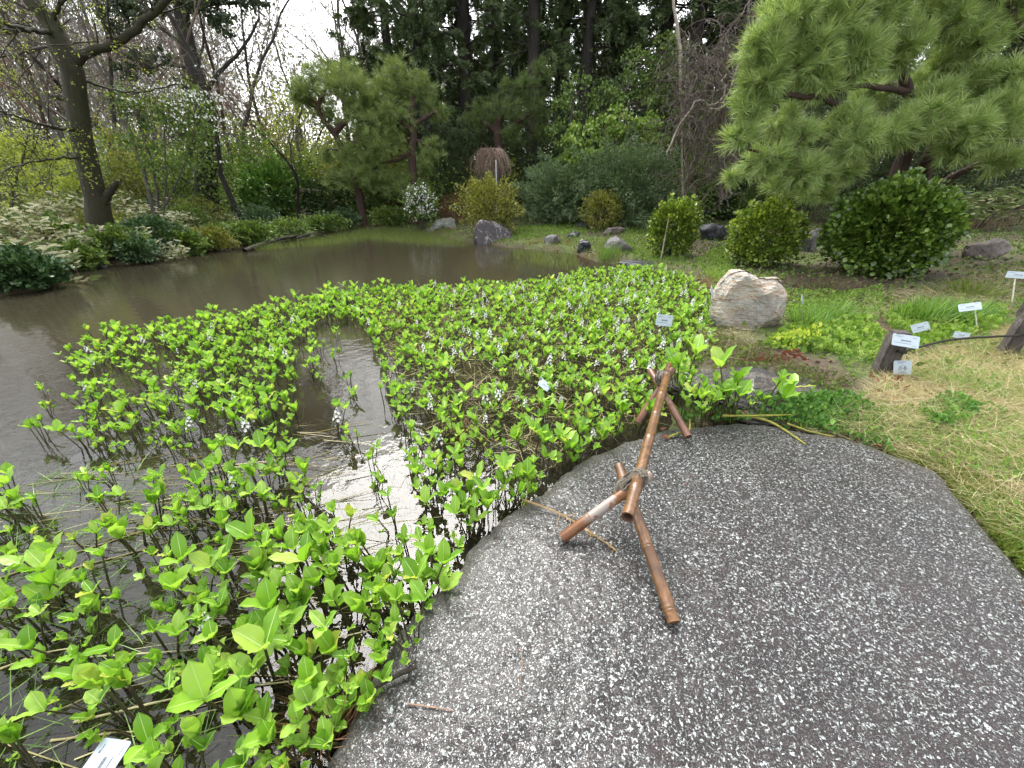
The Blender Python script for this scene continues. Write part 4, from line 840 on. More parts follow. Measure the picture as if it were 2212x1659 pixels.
for q_, (u, Y, s_, w_) in enumerate(((880,25.5,1.3,'left of the conifer row'),(960,27,1.5,'behind the second conifer'),(1050,26,1.4,'behind the weeping tree'),(1130,27,1.6,'left of the central trunks'),(1180,24.5,1.3,'among the central trunks'),(1240,27,1.7,'between the central trunks'),(1330,25,1.5,'behind the light green tree'),(1420,24,1.6,'right of the light green tree'),(1520,22.5,1.4,'behind the vine tangle'),(1640,21.5,1.4,'behind the pine on the left'),(1800,20,1.4,'behind the pine in the middle'),(1960,18.5,1.3,'behind the pine trunks'),(2150,17,1.2,'behind the pine on the right'))):
    c = tb[3] if 3 not in usedt else copy_tree(tb[3]); usedt.add(3); p = D(u, 420, Y); c.location = (p.x, p.y, hz(p.x,p.y)-.05); c.scale = (s_,s_,s_*1.15); c.rotation_euler = (0,0,u*.9); c['label'] = 'tall near black evergreen bush '+w_; c['group'] = TG
tl = [(430,17,1,.8,'mid green thicket bush left of the rhododendron'),(520,21,2,.9,'sparse yellow green thicket bush behind the rhododendron'),(610,22,0,1.0,'olive thicket bush right behind the rhododendron'),(660,21,1,.85,'mid green thicket bush left of the twisted pine trunk'),
 (705,23,2,1.0,'sparse yellow green thicket bush behind the twisted pine trunk'),(750,21.5,0,.9,'olive thicket bush right of the twisted pine trunk'),(800,20.5,1,.85,'mid green thicket bush left of the feathery pine'),(850,21,0,1.0,'olive thicket bush behind the feathery pine'),
 (905,20.5,1,.8,'mid green thicket bush right of the feathery pine trunk'),(960,22,3,.8,'dark thicket bush left of the weeping tree'),(1020,22,3,.8,'dark thicket bush behind the weeping tree'),(1110,22.5,3,.75,'dark thicket bush right of the weeping tree'),(1180,21.5,3,.8,'dark thicket bush left of the dark broad leaved tree'),
 (1230,20.5,1,1.0,'mid green thicket bush at the foot of the dark broad leaved tree'),(1310,20.5,3,.9,'dark thicket bush behind the light green tree'),(1400,19.5,1,1.0,'mid green thicket bush right of the light green tree'),(1480,18.5,3,.9,'dark thicket bush behind the vine tangle'),(1560,17.5,3,.9,'second dark thicket bush behind the vine tangle'),
 (1660,16.5,3,.9,'dark thicket bush behind the left pine branches'),(1760,15.5,3,.9,'dark thicket bush behind the middle pine branches'),(1880,14.5,3,.8,'dark thicket bush behind the pine trunks'),(2010,13.5,3,.8,'dark thicket bush right of the pine trunks'),(2140,12.5,3,.8,'dark thicket bush at the right edge'),(1500,16.5,1,.9,'mid green thicket bush in front of the vine tangle'),
 (200,15.5,1,.7,'mid green thicket bush behind the mossy trunk'),(100,14.5,2,.8,'sparse yellow green thicket bush at the far left'),(300,16,0,.8,'olive thicket bush behind the flowering tree'),(380,18,2,.9,'sparse yellow green thicket bush behind the flowering tree'),(0,14,1,.8,'mid green thicket bush at the far left edge')]
for (u, Y, bi, s_, lab) in tl:
    c = tb[bi] if bi not in usedt else copy_tree(tb[bi]); usedt.add(bi); p = D(u, 420, Y); c.location = (p.x, p.y, hz(p.x,p.y)-.05); c.scale = (s_,)*3; c.rotation_euler = (0,0,u*.7); c['label'] = lab; c['group'] = TG
# far wood closing the horizon
g = Geo(); n = 120000; a = r2.uniform(R_(-75), R_(75), n); rd = r2.uniform(44, 62, n); hh = r2.random(n)**1.5*(6.5+2.0*np.sin(a*9)+2*np.sin(a*23+1))
hh = np.where(a < R_(-23), hh*2.0, np.where(a > R_(-10), hh*1.8, hh))
P = np.column_stack([np.sin(a)*rd, np.cos(a)*rd, hh+1.8]); scatter(g, LEAF4, P, frames(rdir(n)), .32*r2.uniform(.5,1.2,n))
M['far'] = leafmat('far_wood', [(0,(.07,.08,.05)),(.5,(.14,.14,.10)),(1,(.22,.20,.15))], .8, .1)
n = 60000; a = r2.uniform(R_(-62), R_(-6), n); a = np.where((a > R_(-30)) & (a < R_(-17)) & (r2.random(n) < .6), a-R_(20), a); rd = r2.uniform(36, 58, n); P = np.column_stack([np.sin(a)*rd, np.cos(a)*rd, 1+r2.random(n)**1.15*(13+2*np.sin(a*11))]); y = norm(np.tile([0,0,1.],(n,1))+r2.normal(size=(n,3))*.55)
scatter(g, (BLADE[0]*np.array([.55,1,.6]),BLADE[1]), P, frames(y), r2.uniform(.7,2.0,n), 1)
M['fartwig'] = flat('far_twigs', (.25,.235,.19), .9, .3)
tag(obj('distant_wood', g.mesh('distant_wood', [M['far'], M['fartwig']])), 'hazy mass of far woodland behind all the trees', 'woodland', None, 'stuff')
# ================================================================ weeping tree, tangle, dead stem, reed stalk, log
p = D(1068,430,17.2); p.z = hz(p.x,p.y); e = empty('weeping_tree', p, 'small brown weeping tree tied to a grey pole', 'tree'); Yw = p.y; top = D(1062,318,Yw)
g = Geo(); tr = spline([p, (p.x-.03,p.y,(p.z+top.z)/2), (top.x,top.y,top.z-.15)], 9); tubes(g, tr, np.linspace(.05,.035,9), 7); part('trunk', g, M['bark_grey'], e, True)
g = Geo(); k = 60; s_ = pxm(330,Yw); az = rng.uniform(0,6.28,k); st = np.tile(tr[-1],(k,1)); di = np.column_stack([np.cos(az),np.sin(az),rng.uniform(.3,1.0,k)])
P, R = grow(st, di, np.full(k, .62)*rng.uniform(.6,1.15,k), np.full(k,.014), 7, .12, -.22); tubes(g, P, R, 3)
Q, d = pts_on(P, 5, .2); d[:,2] = -.2; d[:,:2] *= .7; n = len(Q); P2, R2 = grow(Q, d+rdir(n)*.5, rng.uniform(.3,1.15,n), np.full(n,.006), 6, .16, -.5, .5); R2 = np.maximum(R2,.005); tubes(g, P2, R2, 3)
part('branches', g, flat('grey_brown_twigs', (.24,.165,.125), .7, .3), e)
pp = D(1073,420,Yw-.95); pp.z = hz(pp.x,pp.y); g = Geo(); tubes(g, np.array([[pp.x,pp.y,pp.z-.1],[pp.x-.01,pp.y,D(1071,345,Yw-.95).z]]), np.array([.022,.022]), 8, cap=True)
single('support_pole', g, flat('painted_pole',(.45,.47,.47)), pp, 'thin grey pole supporting the brown weeping tree', 'pole')

p = G(1560,440); p = D(1560,430,14.5); p.z = hz(p.x,p.y); e = empty('climbing_vine', p, 'brown tangle of bare vines hanging left of the big pine', 'vine'); g = Geo(); Yt = 13.6
for (u, v, ru, rv, k) in ((1480,200,40,60,30),(1530,160,60,50,44),(1570,230,50,60,40),(1510,290,40,50,26),(1600,140,40,50,34),(1560,330,50,40,22),(1470,260,30,40,18),(1615,60,22,80,26),(1540,380,40,40,18)):
    c = np.array(tuple(D(u,v,Yt))); s_ = pxm(v,Yt); st = c+rng.normal(size=(k,3))*np.array([ru*s_*.5, .5, rv*s_*.5]); P, R = grow(st, rdir(k,-.1), rng.uniform(.8,2.6,k), rng.uniform(.006,.02,k), 12, .38, -.05, .5); tubes(g, P, R, 3)
    s2 = spawn(P, R, 6, .1, .8, .35, .6); P, R = grow(*s2, 6, .35, -.08); R = np.maximum(R,.005); tubes(g, P, R, 3)
for l in ([(1560,430,8),(1555,330,7),(1560,220,6),(1600,120,6),(1620,20,6),(1640,-120,5)],[(1565,430,7),(1590,300,6),(1580,200,5),(1630,80,5),(1640,-60,4)],[(1500,420,6),(1480,330,5),(1478,230,4),(1490,140,3)]):
    limb(g, l, Yt, 20, 5, .03)
part('stems', g, M['twig_pink'], e)
g = Geo()
for l in ([(1440,330,4),(1500,225,4),(1545,225,4),(1570,160,4)],[(1600,90,4),(1590,150,4),(1560,225,4),(1530,240,3)]): limb(g, l, Yt-.5, 18, 5, .03)
part('bleached_stems', g, M['twig_pale'], e)
g = Geo(); limb(g, [(1470,115,9),(1464,70,8),(1458,30,7),(1452,-20,6),(1440,-90,4)], 15, 16, 7, .01); l = [(1475,430,4),(1473,300,4),(1470,200,5),(1470,115,8)]; limb(g, l, 15, 12, 7, .01)
p = D(1475,430,15); p.z = hz(p.x,p.y); single('dead_tree', g, M['twig_pale'], p, 'thin dead white stem standing among the dark conifers', 'tree', smooth=True)
# tall dry reed stalk, short dead stalk
p = G(1427,562); g = Geo(); tubes(g, np.array([[p.x,p.y,p.z-.05],[p.x+.01,p.y,p.z+.4],[p.x+.02,p.y,D(1427,470,p.y).z]]), np.array([.016,.014,.010]), 7)
single('reed_stalk', g, M['twig_pale'], p, 'tall pale dry reed stalk in front of the glossy rounded shrub', 'reed stalk')
# fallen mossy log, white twiggy branch
g = Geo(); a, b_ = U(528,541,.04), U(668,508,.12); Q = spline([a, (a+b_)/2+Vector((0,.2,.08)), b_], 14)+rng.normal(size=(14,3))*.015; tubes(g, Q, np.linspace(.07,.035,14), 8)
a2, b2 = U(640,515,.15), U(712,514,.02); tubes(g, spline([a2,(a2+b2)/2+Vector((0,0,.15)),b2],8), np.linspace(.04,.015,8), 5)
single('fallen_log', g, M['bark_moss'], a, 'mossy fallen log along the left water edge', 'log', smooth=True)
p = G(660,470); g = Geo(); Yb = p.y-.6
for l in ([(612,440,4),(640,420,5),(655,410,5),(690,412,4),(720,425,3),(722,440,2)],[(655,410,4),(640,400,3),(636,385,2)],[(640,455,4),(670,462,4),(712,468,3)],[(590,430,3),(610,470,4),(622,490,4)]): limb(g, l, Yb, 14, 5, .012)
limb(g, [(640,478,5),(645,445,5),(655,410,5)], Yb, 8, 5, .01)
single('dead_branch', g, M['twig_pale'], p, 'bleached crooked dead branch right of the rhododendron', 'branch')

# ================================================================ bogbean plants
M['rib'] = leafmat('leaf_midrib', [(0,(.45,.62,.2)),(1,(.6,.75,.3))], .5, .3)
def leaflet(L, w, cup, rg):
    nu, nv = 6, 4; V=[]; tws = rg.uniform(-.3,.3)
    for a in range(nu+1):
        t = a/nu; hw = w*(math.sin(math.pi*min(1,(t*.92+.03)))**.75)*(1-.25*(1-t))
        if a == nu: hw = .0008
        for b in range(nv+1):
            s = b/nv*2-1; wav = .004*math.sin(t*14+s*2)*abs(s)
            V.append((s*hw, t*L, cup*(abs(s)**1.2)*hw*.8+wav-.10*L*t*t+tws*s*hw*t))
    F = [(a*(nv+1)+b, a*(nv+1)+b+1, (a+1)*(nv+1)+b+1, (a+1)*(nv+1)+b) for a in range(nu) for b in range(nv)]
    return np.array(V), np.array(F)
HEADS = {}
def bog_proto(seed, flower=False, big=1.0):
    global rng; keep = rng; rng = np.random.default_rng(seed+900); r = np.random.default_rng(seed+901)
    gs, gl, gf = Geo(), Geo(), Geo(); k = int(r.integers(2,5))
    for q in range(k):
        az = r.uniform(0,6.28); h = r.uniform(.08,.17)*big; sp_ = r.uniform(.015,.075)*big
        tip = np.array([math.cos(az)*sp_, math.sin(az)*sp_, h]); b0 = np.array([r.normal()*.012, r.normal()*.012, -.14])
        Q = spline([b0, b0*.3+tip*.45+np.array([0,0,-.01]), tip], 8); tubes(gs, Q, np.linspace(.0042,.0026,8)*big, 5)
        L = r.uniform(.045,.082)*big; openn = r.uniform(.22,.80); az2 = r.uniform(0,6.28)
        for j in range(3):
            a = az2+j*2.09+r.normal()*.2; el = math.pi/2-openn+r.normal()*.15; d = np.array([[math.cos(a)*math.cos(el), math.sin(a)*math.cos(el), math.sin(el)]])
            rl = np.cross(d, [[0,0,1.]]); F = frames(d, np.cross(rl, d)); y = d[0]; x = norm(np.cross(y,[0,0,1.])); z = np.cross(x, y); F = np.stack([x,y,z],1)[None]
            lv = leaflet(L*r.uniform(.8,1.15), L*r.uniform(.24,.33), r.uniform(.1,.9), r); scatter(gl, lv, tip[None], F, np.array([1.]))
            cv = lv[0].reshape(7,5,3)[:,2]; wd = np.linspace(.0013,.0003,7)*big; rv_ = np.concatenate([cv+np.stack([-wd,wd*0,wd*0+.0007],1), cv+np.stack([wd,wd*0,wd*0+.0007],1)]); rf_ = np.array([(a_,a_+7,a_+8,a_+1) for a_ in range(6)]); scatter(gl, (rv_,rf_), tip[None], F, np.array([1.]), 1)
        if r.random() < .5:     # a folded young leaf lower down
            a = r.uniform(0,6.28); t2 = np.array([math.cos(a)*.04, math.sin(a)*.04, h*.6]); tubes(gs, spline([b0, t2*.6, t2], 5), np.full(5,.0022), 4)
            for j in range(2):
                d = norm(np.array([math.cos(a+j*1.2), math.sin(a+j*1.2), 1.4])); x = norm(np.cross(d,[0,0,1.])); z = np.cross(x,d); scatter(gl, leaflet(.035*big,.010*big,1.2,r), t2[None], np.stack([x,d,z],1)[None], np.array([1.]))
    if flower:
        h = r.uniform(.17,.24)*big; tx, ty = r.normal()*.02, r.normal()*.02; Q = spline([(0,0,-.14),(tx*.5,ty*.5,h*.5),(tx,ty,h)], 8); tubes(gf, Q, np.linspace(.004,.002,8), 5, 1)
        for q in range(15):
            t = q/15; z = h-.085*(1-t); a = q*2.4; o_ = .016*(1.1-t); c = np.array([tx*z/h+math.cos(a)*o_, ty*z/h+math.sin(a)*o_, z])
            if t < .78:
                pet = np.array([(0,0,0),(.0036,.006,.001),(0,.0135,.002),(-.0036,.006,.001)]); out_ = norm(np.array([math.cos(a),math.sin(a),.5]))
                for w_ in range(5):
                    b1 = w_*1.257; tng = norm(np.cross(out_,[0,0,1.])); up_ = np.cross(tng,out_); d = norm(math.cos(b1)*tng+math.sin(b1)*up_+.35*out_); x = norm(np.cross(d,out_)); zz = np.cross(x,d)
                    scatter(gf, (pet,np.array([(0,1,2,3)])), c[None], np.stack([x,d,zz],1)[None], np.array([1.05]))
            else: tubes(gf, np.array([c, c+[0,0,.005], c+[0,0,.009]]), np.array([.002,.0032,.001]), 5)
    rng = keep; HEADS[seed] = ('two','three','four')[k-2]
    return gs, gl, gf
protoG = [bog_proto(i, False, [1,.9,1.1,.8,1.0,1.15,.7][i%7]) for i in range(14)]
protoF = [bog_proto(40+i, True, 1.0) for i in range(5)]
def mk(gset, i, fl):
    gs, gl, gf = gset; return (gs.mesh(f'bogbean_stems_{i}', M['bogstem'], True), gl.mesh(f'bogbean_foliage_{i}', [M['bog'], M['rib']], True), gf.mesh(f'bogbean_flower_{i}', [M['petal'], M['bogstem']]) if fl else None)
bed = [(-40,1040),(20,980),(60,860),(130,800),(215,738),(330,722),(440,700),(560,685),(620,668),(720,645),(760,640),(900,632),(1060,628),(1180,618),(1260,596),(1380,590),(1470,605),(1530,640),(1545,690),(1560,720),(1500,790),
       (1470,860),(1420,915),(1330,955),(1230,1000),(1130,1085),(1060,1135),(1005,1195),(980,1240),(900,1318),(800,1455),(700,1670),(600,1760),(-60,1760)]
# (u, v, half width, half height, keep probability): open water and dense spots in the bed
holes = [(215,1650,110,120,0.),(730,850,100,150,.08),(765,990,125,140,.08),(830,1120,110,90,.2),(60,900,140,170,.1),(230,1060,200,90,.25),(480,1010,120,60,.2),(560,1180,90,60,.3),(100,1250,230,120,.2),(330,1370,110,80,.3),(60,1480,150,110,.25),(450,1600,110,80,.3),(1060,1030,90,40,.25),(1010,830,60,45,.25),(300,830,90,50,.25),(650,1420,60,60,.4)]
r3 = np.random.default_rng(5)
bw = UA(bed, .02); lo, hi = bw.min(0), bw.max(0); pts = []; cell = {}
def spacing(u, v):
    if u < 640 and v < 1080: return .118
    if u < 1000 and v > 1000: return .110 if v < 1200 else .096
    return .112
C2 = r3.uniform(lo, hi, (160000, 2)); C2 = C2[inside(C2, bw)]; dd_ = C2[:,1]*cp+CAMH*sp; ok = dd_ > .2; C2, dd_ = C2[ok], dd_[ok]
UU = 1106+FPX*C2[:,0]/dd_; VV = 829.5-FPX*((C2[:,1]*sp-CAMH*cp)/dd_)
for (x, y), u, v in zip(C2, UU, VV):
    if len(pts) > 2400: break
    kp = 1.0
    for (hu,hv,a,b_,q) in holes:
        if ((u-hu)/a)**2+((v-hv)/b_)**2 < 1: kp = min(kp, q)
    sm = math.sin(x*5.1+y*2)*math.cos(y*6.3-x*1.5)
    kq = kp if kp < 1 else 1.0
    if kp < .5 and r3.random() > .12: continue       # thin the holes strongly, the many tries would refill them
    if r3.random() > kq*(.85+.15*sm): continue
    s_ = spacing(u, v)*(1.9 if kp <= .12 else 1.4 if kp < .3 else 1.2 if kp < .5 else 1)*(1.0-.22*sm); ci, cj = int(x/.1), int(y/.1)
    if any((x-a)**2+(y-b_)**2 < s_*s_ for di in (-2,-1,0,1,2) for dj in (-2,-1,0,1,2) for a,b_ in cell.get((ci+di,cj+dj),())): continue
    cell.setdefault((ci,cj),[]).append((x,y)); pts.append((x,y,u,v))
extra = [(955,1245),(930,1290),(985,1190),(1020,1150),(1075,1105),(1110,1080),(1035,1120),(1255,985),(1300,962),(1340,945),(1380,925),(1235,1000),(905,1330),(870,1380),(820,1470),(780,1520),(760,1580),(640,1500),(700,1560),(655,1640),(560,1460),(620,1380),(1455,860),(1470,885)]
back = [(1475,902),(1512,912),(1545,902),(1582,905),(1618,897),(1500,884),(1560,884),(1600,878),(1640,884),(1525,893)]
for u, v in extra: q = U(u,v,.02); pts.append((q.x,q.y,u,v))
for u, v in back: q = U(u,v,.10); pts.append((q.x,q.y,u,v))
print('bogbean plants', len(pts))
pts.sort(key=lambda q: math.hypot(math.hypot(q[0],q[1]),CAMH))
vis = [q for q in pts if -60 < q[2] < 2280 and q[3] < 1760]
near, far = vis[:300], vis[300:]
PM = [mk(gg, i, False) for i, gg in enumerate(protoG)]; PF = [mk(gg, 40+i, True) for i, gg in enumerate(protoF)]
lm = [((885,1390),'beside the slab seedlings'),((230,1600),'around the blue label'),((560,1300),'left of the slab foot'),((900,1230),'by the slab edge chip'),((1080,1100),'in the slab corner water'),
      ((1300,960),'left of the bamboo beam'),((1530,880),'by the layered rock'),((1175,850),'by the tilted label'),((760,900),'in open bright water'),((250,850),'at the sparse left side'),((150,1150),'among floating grass'),
      ((650,1560),'beside the slab foot'),((420,1060),'in the left middle'),((1000,1000),'by the rusty stalk heap'),((700,1150),'over the sky reflection'),((60,1500),'in the bottom left corner'),((560,950),'in mid bed')]
szn = ('small','medium','large','tall')
for q, (x,y,u,v) in enumerate(near):
    fl = r3.random() < (0 if v > 1450 else .06 if v > 1000 else .15); arr = PF if fl else PM; i = int(r3.integers(0,len(arr))); st, fo, fw = arr[i]
    s_ = r3.uniform(.65,1.2)*(1.65 if (u > 1440 and v > 840) else 1.4 if any(abs(u-a)+abs(v-b_) < 4 for a,b_ in extra) else 1.3 if v > 1150 else 1.15 if v > 950 else 1.08)
    where = min(lm, key=lambda k: (k[0][0]-u)**2+(k[0][1]-v)**2)[1]; size = szn[0] if s_ < .88 else szn[1] if s_ < 1.02 else szn[2] if s_ < 1.18 else szn[3]
    onslab = (u > 1440 and v > 840)
    if onslab: where = 'between the slab and layered rock'
    hd = HEADS[(40+i) if fl else i]; ln_ = 'leaning left' if r3.random() < .33 else 'leaning right' if r3.random() < .5 else 'upright'
    tl_ = {'leaning left':-.16,'leaning right':.16,'upright':0.}[ln_]
    lab = f'{size} {ln_} {"flowering " if fl else ""}bogbean with {hd} leaf heads {where}'
    z = .12 if onslab else .0

    e = empty('bogbean_plant', (x,y,z), lab, 'bogbean plant', 'bogbean plants '+where, r3.uniform(0,6.28)); e.scale = (s_,)*3; e.rotation_mode = 'ZYX'; e.rotation_euler = (r3.normal()*.05, tl_+r3.normal()*.02, r3.uniform(0,6.28))
    obj('stems', st, e); obj('foliage', fo, e)
    if fl: obj('flower_spike', fw, e)
g = Geo()
def tmpl(gg): return [(np.concatenate(gg.V), [np.asarray(L).reshape(-1, int(n_[0])) for L, n_ in zip(gg.L, gg.n)], [int(m_[0]) for m_ in gg.m])]
def put(g, gg, P, s_, rz, mmap):
    if not gg.V: return
    c_, s2 = math.cos(rz)*s_, math.sin(rz)*s_; Rm = np.array([[c_,-s2,0],[s2,c_,0],[0,0,s_]]); o0 = g.o
    V = np.concatenate(gg.V)@Rm.T+P; g.V.append(V.astype(np.float32)); g.o += len(V)
    for L, n_, m_ in zip(gg.L, gg.n, gg.m): g.L.append(np.asarray(L)+o0); g.n.append(n_); g.m.append(np.full(len(n_), mmap[int(m_[0])]))
for (x,y,u,v) in far:
    fl = r3.random() < (.30 if (u > 950 and v < 900) else .06); gg = (protoF if fl else protoG)[int(r3.integers(0,5 if fl else 14))]; s_ = r3.uniform(.8,1.3); rz = r3.uniform(0,6.28); P_ = np.array([x,y,0])
    put(g, gg[0], P_, s_, rz, {0:1}); put(g, gg[1], P_, s_, rz, {0:0,1:0})
    if fl: put(g, gg[2], P_, s_, rz, {0:2,1:1})
tag(obj('bogbean_bed', g.mesh('bogbean_bed', [M['bog'],M['bogstem'],M['petal']], True)), 'dense far part of the bogbean bed with scattered white flowers', 'bogbean bed', None, 'stuff')
print('far bogbeans', len(far))

# ================================================================ stuff: blades, straw, litter, ground cover
def scat_poly(poly, n, z=0.0, world=False):
    pw = np.array(poly) if world else np.array([tuple(G(u,v))[:2] if z is None else tuple(U(u,v,z))[:2] for u,v in poly]); lo, hi = pw.min(0), pw.max(0); out = np.zeros((0,2))
    while len(out) < n:
        q = np.column_stack([rng.uniform(lo[0],hi[0],n*2), rng.uniform(lo[1],hi[1],n*2)]); out = np.vstack([out, q[inside(q,pw)]])
    return out[:n]
def ground_pts(poly, n, z=None, off=0.0, pond_ok=False):
    P = scat_poly(poly, n, z)
    if z != TOPZ: P = P[~inside(P, E3[::6])]
    h = H(P)
    if not pond_ok: k = h > .0; P, h = P[k], h[k]
    return np.column_stack([P, h+off])
def blades(g, P, L, w=1.0, lean=.5, T=BLADE, mi=0):
    n = len(P); y = norm(np.tile([0,0,1.],(n,1))+rng.normal(size=(n,3))*np.array([lean,lean,.1])); TV = T[0]*np.array([w,1,1])
    scatter(g, (TV,T[1]), P, frames(y), L*rng.uniform(.5,1.2,n), mi)
def flats(g, P, size, T=LEAF4, tilt=.6, mi=0):
    n = len(P); y = rdir(n); y[:,2] *= tilt; y = norm(y); scatter(g, T, P, frames(y, np.cross(y,[0,0,1.])+rdir(n)*.3), size*rng.uniform(.5,1.3,n), mi)
def stuff(name, g, mats, label, cat): return tag(obj(name, g.mesh(name, mats)), label, cat, None, 'stuff')
# dead stalk mat between the bogbeans
mat_poly = [(760,640),(1100,620),(1450,610),(1540,690),(1480,790),(1430,900),(1240,990),(1150,1050),(1010,960),(900,960),(860,800),(820,700)]
g = Geo(); Q = scat_poly(mat_poly, 8000); P = np.column_stack([Q, rng.uniform(.002,.06,len(Q))]); y = rdir(len(P)); y[:,2] *= .2
scatter(g, (THINB[0]*np.array([1.3,1,.3]),THINB[1]), P, frames(y), rng.uniform(.08,.32,len(P)))
Q = scat_poly([(-40,1050),(700,900),(900,1300),(700,1659),(-40,1659)], 700); P = np.column_stack([Q, rng.uniform(-.02,.006,len(Q))]); y = rdir(len(P)); y[:,2] *= .06; y[:,0] = np.abs(y[:,0])+.8; y[:,1] = y[:,1]*.5+.2
scatter(g, (THINB[0]*np.array([.9,1,.2]),THINB[1]), P, frames(y), rng.uniform(.15,.6,len(P)))
Q = scat_poly([(300,1000),(1100,950),(1130,1080),(980,1240),(800,1450),(690,1659),(300,1659)], 1500); P = np.column_stack([Q, rng.uniform(-.04,.01,len(Q))]); y = rdir(len(P)); y[:,2] *= .3
scatter(g, (THINB[0]*np.array([1,1,.3]),THINB[1]), P, frames(y), rng.uniform(.04,.16,len(P)), 1)
stuff('dead_stalks', g, [M['straw'],M['litter']], 'mat of dead brown stalks lying on the water between the bogbeans', 'dead stalks')
# floating and submerged grass
g = Geo(); Q = scat_poly([(-80,1050),(300,1020),(480,1180),(520,1659),(-80,1720)], 3200); P = np.column_stack([Q, rng.uniform(-.08,.0,len(Q))]); y = rdir(len(P)); y[:,2] = np.abs(y[:,2])*.25; scatter(g, (THINB[0]*np.array([1.3,1,.5]),THINB[1]), P, frames(y), rng.uniform(.08,.25,len(P)))
Q = scat_poly([(200,900),(1100,900),(1000,1150),(300,1200)], 500); P = np.column_stack([Q, rng.uniform(-.05,.0,len(Q))]); y = rdir(len(P)); y[:,2] = np.abs(y[:,2])*.9; scatter(g, (THINB[0],THINB[1]), P, frames(y), rng.uniform(.08,.2,len(P)))
stuff('floating_grass', g, [M['blade']], 'green grass blades floating in the water at the lower left', 'pond grass')
# pond grass at the far shore
g = Geo()
for poly, n, L in (([(640,528),(760,500),(860,492),(960,505),(1010,522),(960,528),(800,520),(700,532)],9000,.20),([(760,498),(900,488),(940,500),(1040,520),(1000,535),(900,530),(780,512)],9000,.12),([(1110,545),(1240,545),(1260,590),(1180,580),(1110,560)],1400,.24),([(1290,545),(1340,545),(1340,575),(1290,570)],700,.3),([(540,538),(700,525),(700,532),(560,545)],700,.25),([(1000,545),(1110,555),(1200,600),(1150,600)],260,.16)):
    Q = scat_poly(poly, n); P = np.column_stack([Q, np.maximum(H(Q), -.03)]); blades(g, P, L, 1.5 if L > .15 else .7, .25, THINB if L > .15 else BLADE)
stuff('shore_grass', g, [M['lawn']], 'fine yellow green grass growing in the shallow far end of the pond', 'grass')
# light green turf between the far rocks
g = Geo()
for poly, n in (([(1090,522),(1120,490),(1260,480),(1270,505),(1180,512)],7000),([(1340,500),(1400,480),(1480,560),(1400,570),(1350,540)],4000),([(1500,560),(1560,530),(1600,600),(1560,640)],2500)):
    P = ground_pts(poly, n); flats(g, P+[0,0,.02], .045, LEAF4, .8); blades(g, P[:n//2], .12, .5, .4)
P = ground_pts([(1000,520),(1120,534),(1260,542),(1400,572),(1480,600),(1600,610),(1480,555),(1300,515),(1120,512)], 9000); blades(g, P, .13, .6, .6)
stuff('turf', g, [M['cover']], 'low light green turf between the rocks of the far shore', 'turf')
# right bank: straw, ground cover, grass, moss
right = [(1700,930),(1800,890),(1850,870),(1920,800),(2000,770),(2230,700),(2500,760),(2700,1250),(2230,1200),(2100,1150),(1950,1080),(1850,1020),(1750,970),(1700,950)]
g = Geo(); P = ground_pts(right, 44000); P[:,2] += rng.uniform(0,.04,len(P)); y = rdir(len(P)); y[:,2] = np.abs(y[:,2])*.28; scatter(g, (THINB[0]*np.array([1,1,1.6]),THINB[1]), P, frames(y), rng.uniform(.06,.2,len(P)))
P = ground_pts([(1800,700),(1900,640),(2300,560),(2500,700),(2230,760),(1990,790),(1850,800)], 9000); P[:,2] += rng.uniform(0,.03,len(P)); y = rdir(len(P)); y[:,2] = np.abs(y[:,2])*.25; scatter(g, THINB, P, frames(y), rng.uniform(.08,.25,len(P)))
P = ground_pts([(1500,620),(1560,640),(1640,760),(1560,790),(1450,740)], 1800); P[:,2] += rng.uniform(0,.06,len(P)); y = rdir(len(P)); y[:,2] = np.abs(y[:,2])*.4; scatter(g, THINB, P, frames(y), rng.uniform(.08,.25,len(P)))
stuff('dry_grass', g, [M['straw']], 'pale dry straw grass lying over the right bank', 'dry grass')
g = Geo(); P = ground_pts([(1850,880),(2000,790),(2260,720),(2500,900),(2500,1500),(2180,1250),(1990,1010)], 17000); k = (np.sin(P[:,0]*3.1+1)*np.cos(P[:,1]*3.7+P[:,0])+.5*np.sin(P[:,0]*9+P[:,1]*7)) > -.25; blades(g, P[k], .075, .9, .5); flats(g, P[k][::2]+[0,0,.02], .03)
P = ground_pts([(1900,985),(2020,990),(2120,1040),(2230,1100),(2500,1200),(2700,1500),(2300,1500),(2100,1250),(1960,1090)], 30000); P[:,2] += .01; flats(g, P, .026, LEAF4, .9, 1); blades(g, P[::2], .05, .8, .4, BLADE, 1)
P = ground_pts([(1800,760),(1900,700),(2250,640),(2500,800),(2600,1600),(2180,1290),(1980,1020),(1860,950)], 16000); k = (np.sin(P[:,0]*4.1+2)*np.cos(P[:,1]*4.7-P[:,0])+.6*np.sin(P[:,0]*13+P[:,1]*9)) > .15; P = P[k]; P[:,2] += rng.random(len(P))*.06; flats(g, P, .03, LEAF4, .9); blades(g, P[::2]-[0,0,.03], .13, .6, .6)
stuff('moss_and_grass', g, [M['blade'],M['moss']], 'bright moss and short grass along the right edge of the slab', 'moss')
def cover(polys, mt, label, size=.038, h=.07, name='ground_cover', T=ROUND):
    g = Geo()
    for poly, n in polys:
        P = ground_pts(poly, n, .1); lum = .55+.45*np.sin(P[:,0]*7)*np.cos(P[:,1]*8+P[:,0]*3); P[:,2] += rng.random(len(P))**.6*h*lum+.01; P = P[rng.random(len(P)) < .35+.65*np.clip(.5+.5*np.sin(P[:,0]*5.3+P[:,1]*2)*np.cos(P[:,1]*6.1)+.4*np.sin(P[:,0]*17+P[:,1]*13),0,1)]; flats(g, P, size*rng.uniform(.6,1.2,len(P)), T, .9)
    return stuff(name, g, [mt], label, 'ground cover')
